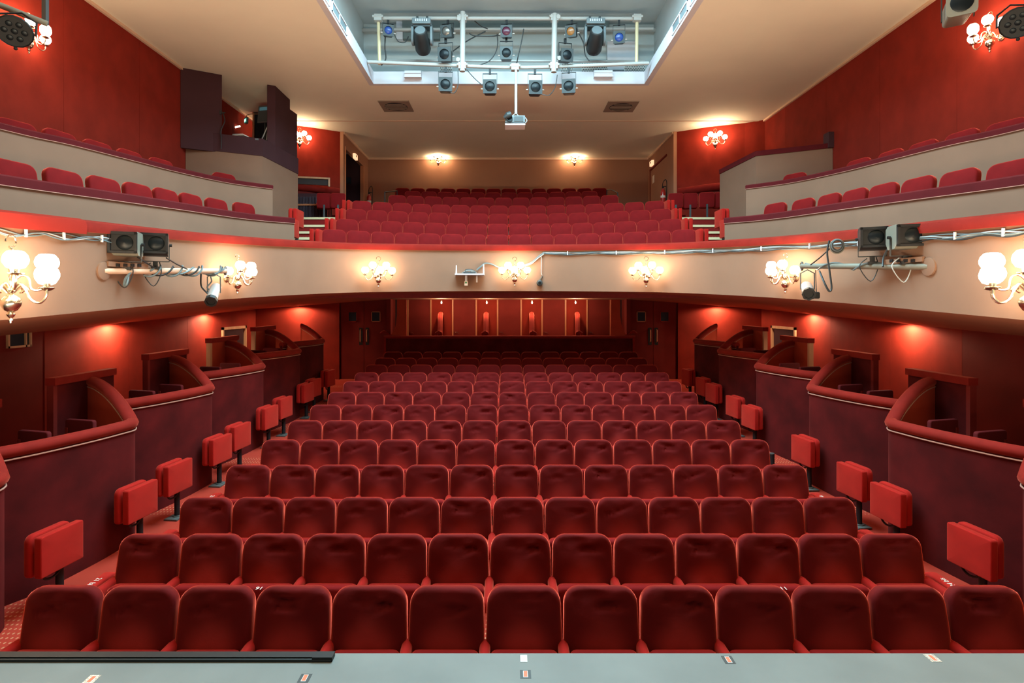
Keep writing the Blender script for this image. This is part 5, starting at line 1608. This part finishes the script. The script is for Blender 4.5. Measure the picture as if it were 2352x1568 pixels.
mm = MB(); mm.box((-9 * k, -0.06, -0.18), (0.07, 0.05, 0.09)); mm.build('plug', PAPER, t, smooth=False)
mm = MB(); mm.box((-9 * k, -0.087, -0.165), (0.035, 0.004, 0.03)); mm.build('green_mark', GREEN, t, smooth=False)
t2 = thing('router', 'flat grey router tangled in cables on the white shelf', 'router', p0 + Vector((0, -0.12, 0.016)))
mm = MB(); cushion(mm, 0.26, 0.16, 0.035, 0.02, 0.01, 0, n=3, m=1, inner=1, M=Matrix.Translation((0, 0, 0.02)) @ Matrix.Rotation(R(-90), 4, 'X')); mm.build('casing', MGREY, t2)
for q in range(3):
    mm = MB(); mm.tube(smooth_path([(-0.16 + 0.03 * q, -0.05, 0.01), (-0.08, -0.04, 0.05 + 0.015 * q), (0.05, -0.03, 0.06 + 0.01 * q), (0.14, -0.02, 0.02), (0.02, -0.08, 0.045)], 5), 0.009, 6); mm.build('cable', (CABLE, CABLEW, CABLEB)[q], t2)
# dome camera
p0 = fascia_pt(1239, 650)
t = thing('dome_camera', 'round grey security camera hanging on the balcony front', 'camera', p0)
mm = MB(); mm.lathe([(0, 0), (0.05, 0.0), (0.062, -0.03), (0.066, -0.07), (0.055, -0.115), (0.035, -0.125)], 18, Matrix.Rotation(R(90), 4, 'X') @ Matrix.Scale(-1, 4, (0, 0, 1))); mm.build('housing', MGREY, t)
mm = MB(); mm.lathe([(0.035, 0.122), (0.03, 0.13), (0, 0.132)], 16, Matrix.Rotation(R(90), 4, 'X')); mm.build('lens', GLASS_DK, t)
mm = MB(); mm.tube([(0.0, -0.03, 0.05), (0.03, -0.03, 0.10), (0.06, -0.02, 0.15)], 0.014, 6); mm.build('mount', STEEL, t)

# ------------------------------------------------------------------ lamps near the ceiling corners
t = thing('lamp_boom', 'grey steel boom frame hanging at the top left corner', 'pipe frame', (0, 0, 0))
mm = MB(); mm.box((P(104, -60, 6.9) + P(104, 54, 6.9)) / 2, (0.05, 0.05, 0.62)); mm.build('upright', MGREY, t, smooth=False)
mm = MB(); a_, b_ = P(-40, -4, 6.6), P(109, 55, 6.9); mm.tube([a_, b_], 0.036, 10); mm.build('crossbar', OLIVE, t)
def led_par(p, aim, label):
    t = thing('led_flood', label, 'stage lamp', p)
    M = aim.to_track_quat('Z', 'Y').to_matrix().to_4x4()
    mm = MB(); mm.lathe([(0, -0.08), (0.12, -0.07), (0.17, -0.03), (0.18, 0.0), (0.172, 0.02), (0.165, 0.005), (0, 0.0)], 16, M); mm.build('housing', BLACK, t)
    mm = MB()
    for q in range(7):
        a_ = q * PI / 3
        r_ = 0.09 if q < 6 else 0
        mm = MB(); mm.lathe([(0.034, 0.0), (0.028, 0.012), (0.012, 0.016), (0, 0.016)], 10, M @ Matrix.Translation((r_ * math.cos(a_), r_ * math.sin(a_), 0.0))); mm.build('cell_lens', GLASS_DK, t)
    mm = MB(); mm.tube([M @ Vector((-0.19, 0, 0)), M @ Vector((-0.19, 0, -0.1)) + Vector((0, 0, 0.12)), Vector((0, 0.1, 0.26)), M @ Vector((0.19, 0, -0.1)) + Vector((0, 0, 0.12)), M @ Vector((0.19, 0, 0))], 0.012, 6); mm.build('yoke', BLACK, t)
    mm = MB(); mm.lathe([(0.012, 0), (0.02, 0.005), (0.02, 0.012), (0.012, 0.017)], 8, M @ Matrix.Translation((0, -0.19, 0))); mm.build('safety_eye', BLACK, t)
led_par(P(33, 72, 6.5), Vector((0.45, -0.65, -0.6)), 'black round LED flood lamp hanging at the top left corner')
led_par(P(2338, 52, 6.7), Vector((-0.55, -0.6, -0.55)), 'dark round LED flood lamp at the top right corner')
t = thing('hanging_spotlight', 'long grey square-fronted spotlight hanging at the top right corner', 'stage lamp', P(2210, 3, 7.0), R(-32))
Tm = Matrix.Rotation(R(10), 4, 'X')
mm = MB(); ring = rr(0.30, 0.30, (0.05,) * 4, 3, 1); n_ = len(ring)
cs = [(0.0, 1.05), (0.03, 1.05), (0.05, 0.9), (0.75, 0.85), (0.8, 0.6)]
mm.add([Tm @ Vector((x * s_, y, z * s_)) for (y, s_) in cs for (x, z) in ring], [(i * n_ + q, i * n_ + (q + 1) % n_, (i + 1) * n_ + (q + 1) % n_, (i + 1) * n_ + q) for i in range(4) for q in range(n_)] + [tuple(range(n_)), tuple(range(4 * n_, 5 * n_))])
mm.build('body', OLIVE, t)
mm = MB(); mm.lathe([(0.12, 0.004), (0.10, 0.012), (0, 0.016)], 20, Tm @ Matrix.Rotation(R(90), 4, 'X')); mm.build('lens', GLASS_DK, t)
mm = MB(); mm.box((-0.165, 0.4, 0.15), (0.012, 0.04, 0.4)); mm.box((0.165, 0.4, 0.15), (0.012, 0.04, 0.4)); mm.box((0, 0.4, 0.35), (0.34, 0.04, 0.012)); mm.build('yoke', DGREY, t, smooth=False)

# ------------------------------------------------------------------ back of the balcony: signs, extinguishers, railings
for (u, v, s, lab) in ((816, 360, -1, 'small lit amber exit box beside the left lobby opening'), (1497, 375, 1, 'small lit amber exit box above the right rear door')):
    d = abs((CX + s * (BX - 0.04)) * F / (u - U0))
    t = thing('exit_box', lab, 'sign', P(u, v, d), R(90) * -s)
    mm = MB(); mm.box((0, 0, 0), (0.30, 0.08, 0.16)); mm.build('sign_box', EXIT_O, t, smooth=False)
    mm = MB(); mm.box((0, -0.042, 0.02), (0.08, 0.01, 0.06)); mm.build('pictogram', WALLD, t, smooth=False)
d = abs((CX + (BX - 0.01)) * F / (1501 - U0))
mm = MB(); mm.span(P(1501, 403, d) + Vector((0, -0.12, 0)), P(1501, 420, d) + Vector((-0.006, 0.12, 0)))
tag(mm.build('notice', PAPER, smooth=False), 'white paper notice on the brown wall right of the rear rows', 'paper')
def extinguisher(p, label):
    t = thing('fire_extinguisher', label, 'fire extinguisher', p)
    mm = MB(); mm.lathe([(0, 0), (0.07, 0), (0.078, 0.02), (0.078, 0.38), (0.06, 0.44), (0.03, 0.47), (0.03, 0.5)], 16); mm.build('cylinder', REDEX, t)
    mm = MB(); mm.box((0, 0, 0.52), (0.05, 0.05, 0.05)); mm.box((0.04, 0, 0.56), (0.12, 0.03, 0.02)); mm.build('valve', BLACK, t, smooth=False)
    mm = MB(); mm.tube(smooth_path([(-0.02, 0, 0.52), (0.0, 0, 0.68), (0.08, 0, 0.78), (0.12, 0, 0.66), (0.11, 0, 0.30), (0.1, 0, 0.05)], 5), [0.012] * 26, 6); mm.build('hose', BLACK, t)
    mm = MB(); mm.lathe([(0.0795, 0.20), (0.0795, 0.27)], 16); mm.build('label_band', PAPER, t)
ex = P(1520, 470, 18.2)
extinguisher(Vector((S(1, BX - 0.13, 0).x, 18.0, ex.z - 0.02)), 'red fire extinguisher with curved hose on the right of the balcony rear')
extinguisher(Vector((S(-1, BX - 0.14, 0).x, 19.95, P(845, 464, 20.1).z - 0.25)), 'red fire extinguisher in the left corner of the balcony rear')
def railing(pts, label):
    t = thing('grab_rail', label, 'railing')
    mm = MB(); mm.tube(smooth_path(pts[:2], 4) if len(pts) < 3 else smooth_path(pts, 4), 0.018, 8); mm.build('handrail', BLACK, t)
    for p in (pts[0], pts[-1]):
        mm = MB(); mm.tube([p, p + Vector((0, 0, -0.55))], 0.015, 8); mm.build('post', DGREY, t)
railing([P(884, 441, 17.6), P(912, 438, 18.9)], 'dark grab rail at the left end of the rear balcony rows')
railing([P(1394, 436, 18.9), P(1405, 436, 18.4), P(1419, 443, 17.6)], 'dark grab rail at the right end of the rear balcony rows')

# ------------------------------------------------------------------ stage marks and rail
t = thing('curtain_track', 'long black metal track lying on the left stage edge', 'track')
yA = 2.80
mm = MB(); mm.span((P(0, 0, yA).x - 1.2, yA, 1.159), (P(762, 0, yA).x, yA + 0.045, 1.178)); mm.build('rear_flange', BLACK, t, smooth=False)
mm = MB(); mm.span((P(0, 0, yA).x - 1.2, yA - 0.012, 1.159), (P(762, 0, yA).x, yA, 1.172)); mm.build('front_flange', DGREY, t, smooth=False)
mm = MB(); mm.span((P(718, 0, yA).x, yA - 0.01, 1.159), (P(764, 0, yA).x, yA + 0.04, 1.182)); mm.build('end_cap', BLACK, t, smooth=False)
def stage_pt(u, v):
    d = (ZC - 1.159) * F / (v - V0)
    return P(u, v, d)
def mark(u, v, label, w_, l_, parts):
    q = stage_pt(u, v)
    t = thing('tape_mark', label, 'tape mark', (q.x, q.y, 1.159), 0)
    for (nm, m_, ww, ll, h_) in parts:
        mm = MB(); mm.box((0, 0, h_ / 2), (ww, ll, h_)); mm.build(nm, m_, t, smooth=False)
mark(1203, 1512, 'plain white tape rectangle at the stage edge centre', 0, 0, (('tape', TAPEW, 0.034, 0.055, 0.0012),))
for (u, v, lab, bm_) in ((1207, 1548, 'orange tape mark on black square at stage centre', TAPEK), (700, 1557, 'orange tape mark on black square left of stage centre', TAPEK), (1673, 1515, 'orange tape mark on black square right of stage centre', TAPEK),
                    (210, 1560, 'orange tape mark on crinkled silver square at far left', SILVT), (2142, 1511, 'orange tape mark on crinkled silver square at far right', SILVT)):
    mark(u, v, lab, 0, 0, (('backing_tape', bm_, 0.052, 0.062, 0.001), ('border_tape', TAPEW, 0.022, 0.048, 0.0018), ('orange_tape', TAPEO, 0.018, 0.043, 0.0024)))
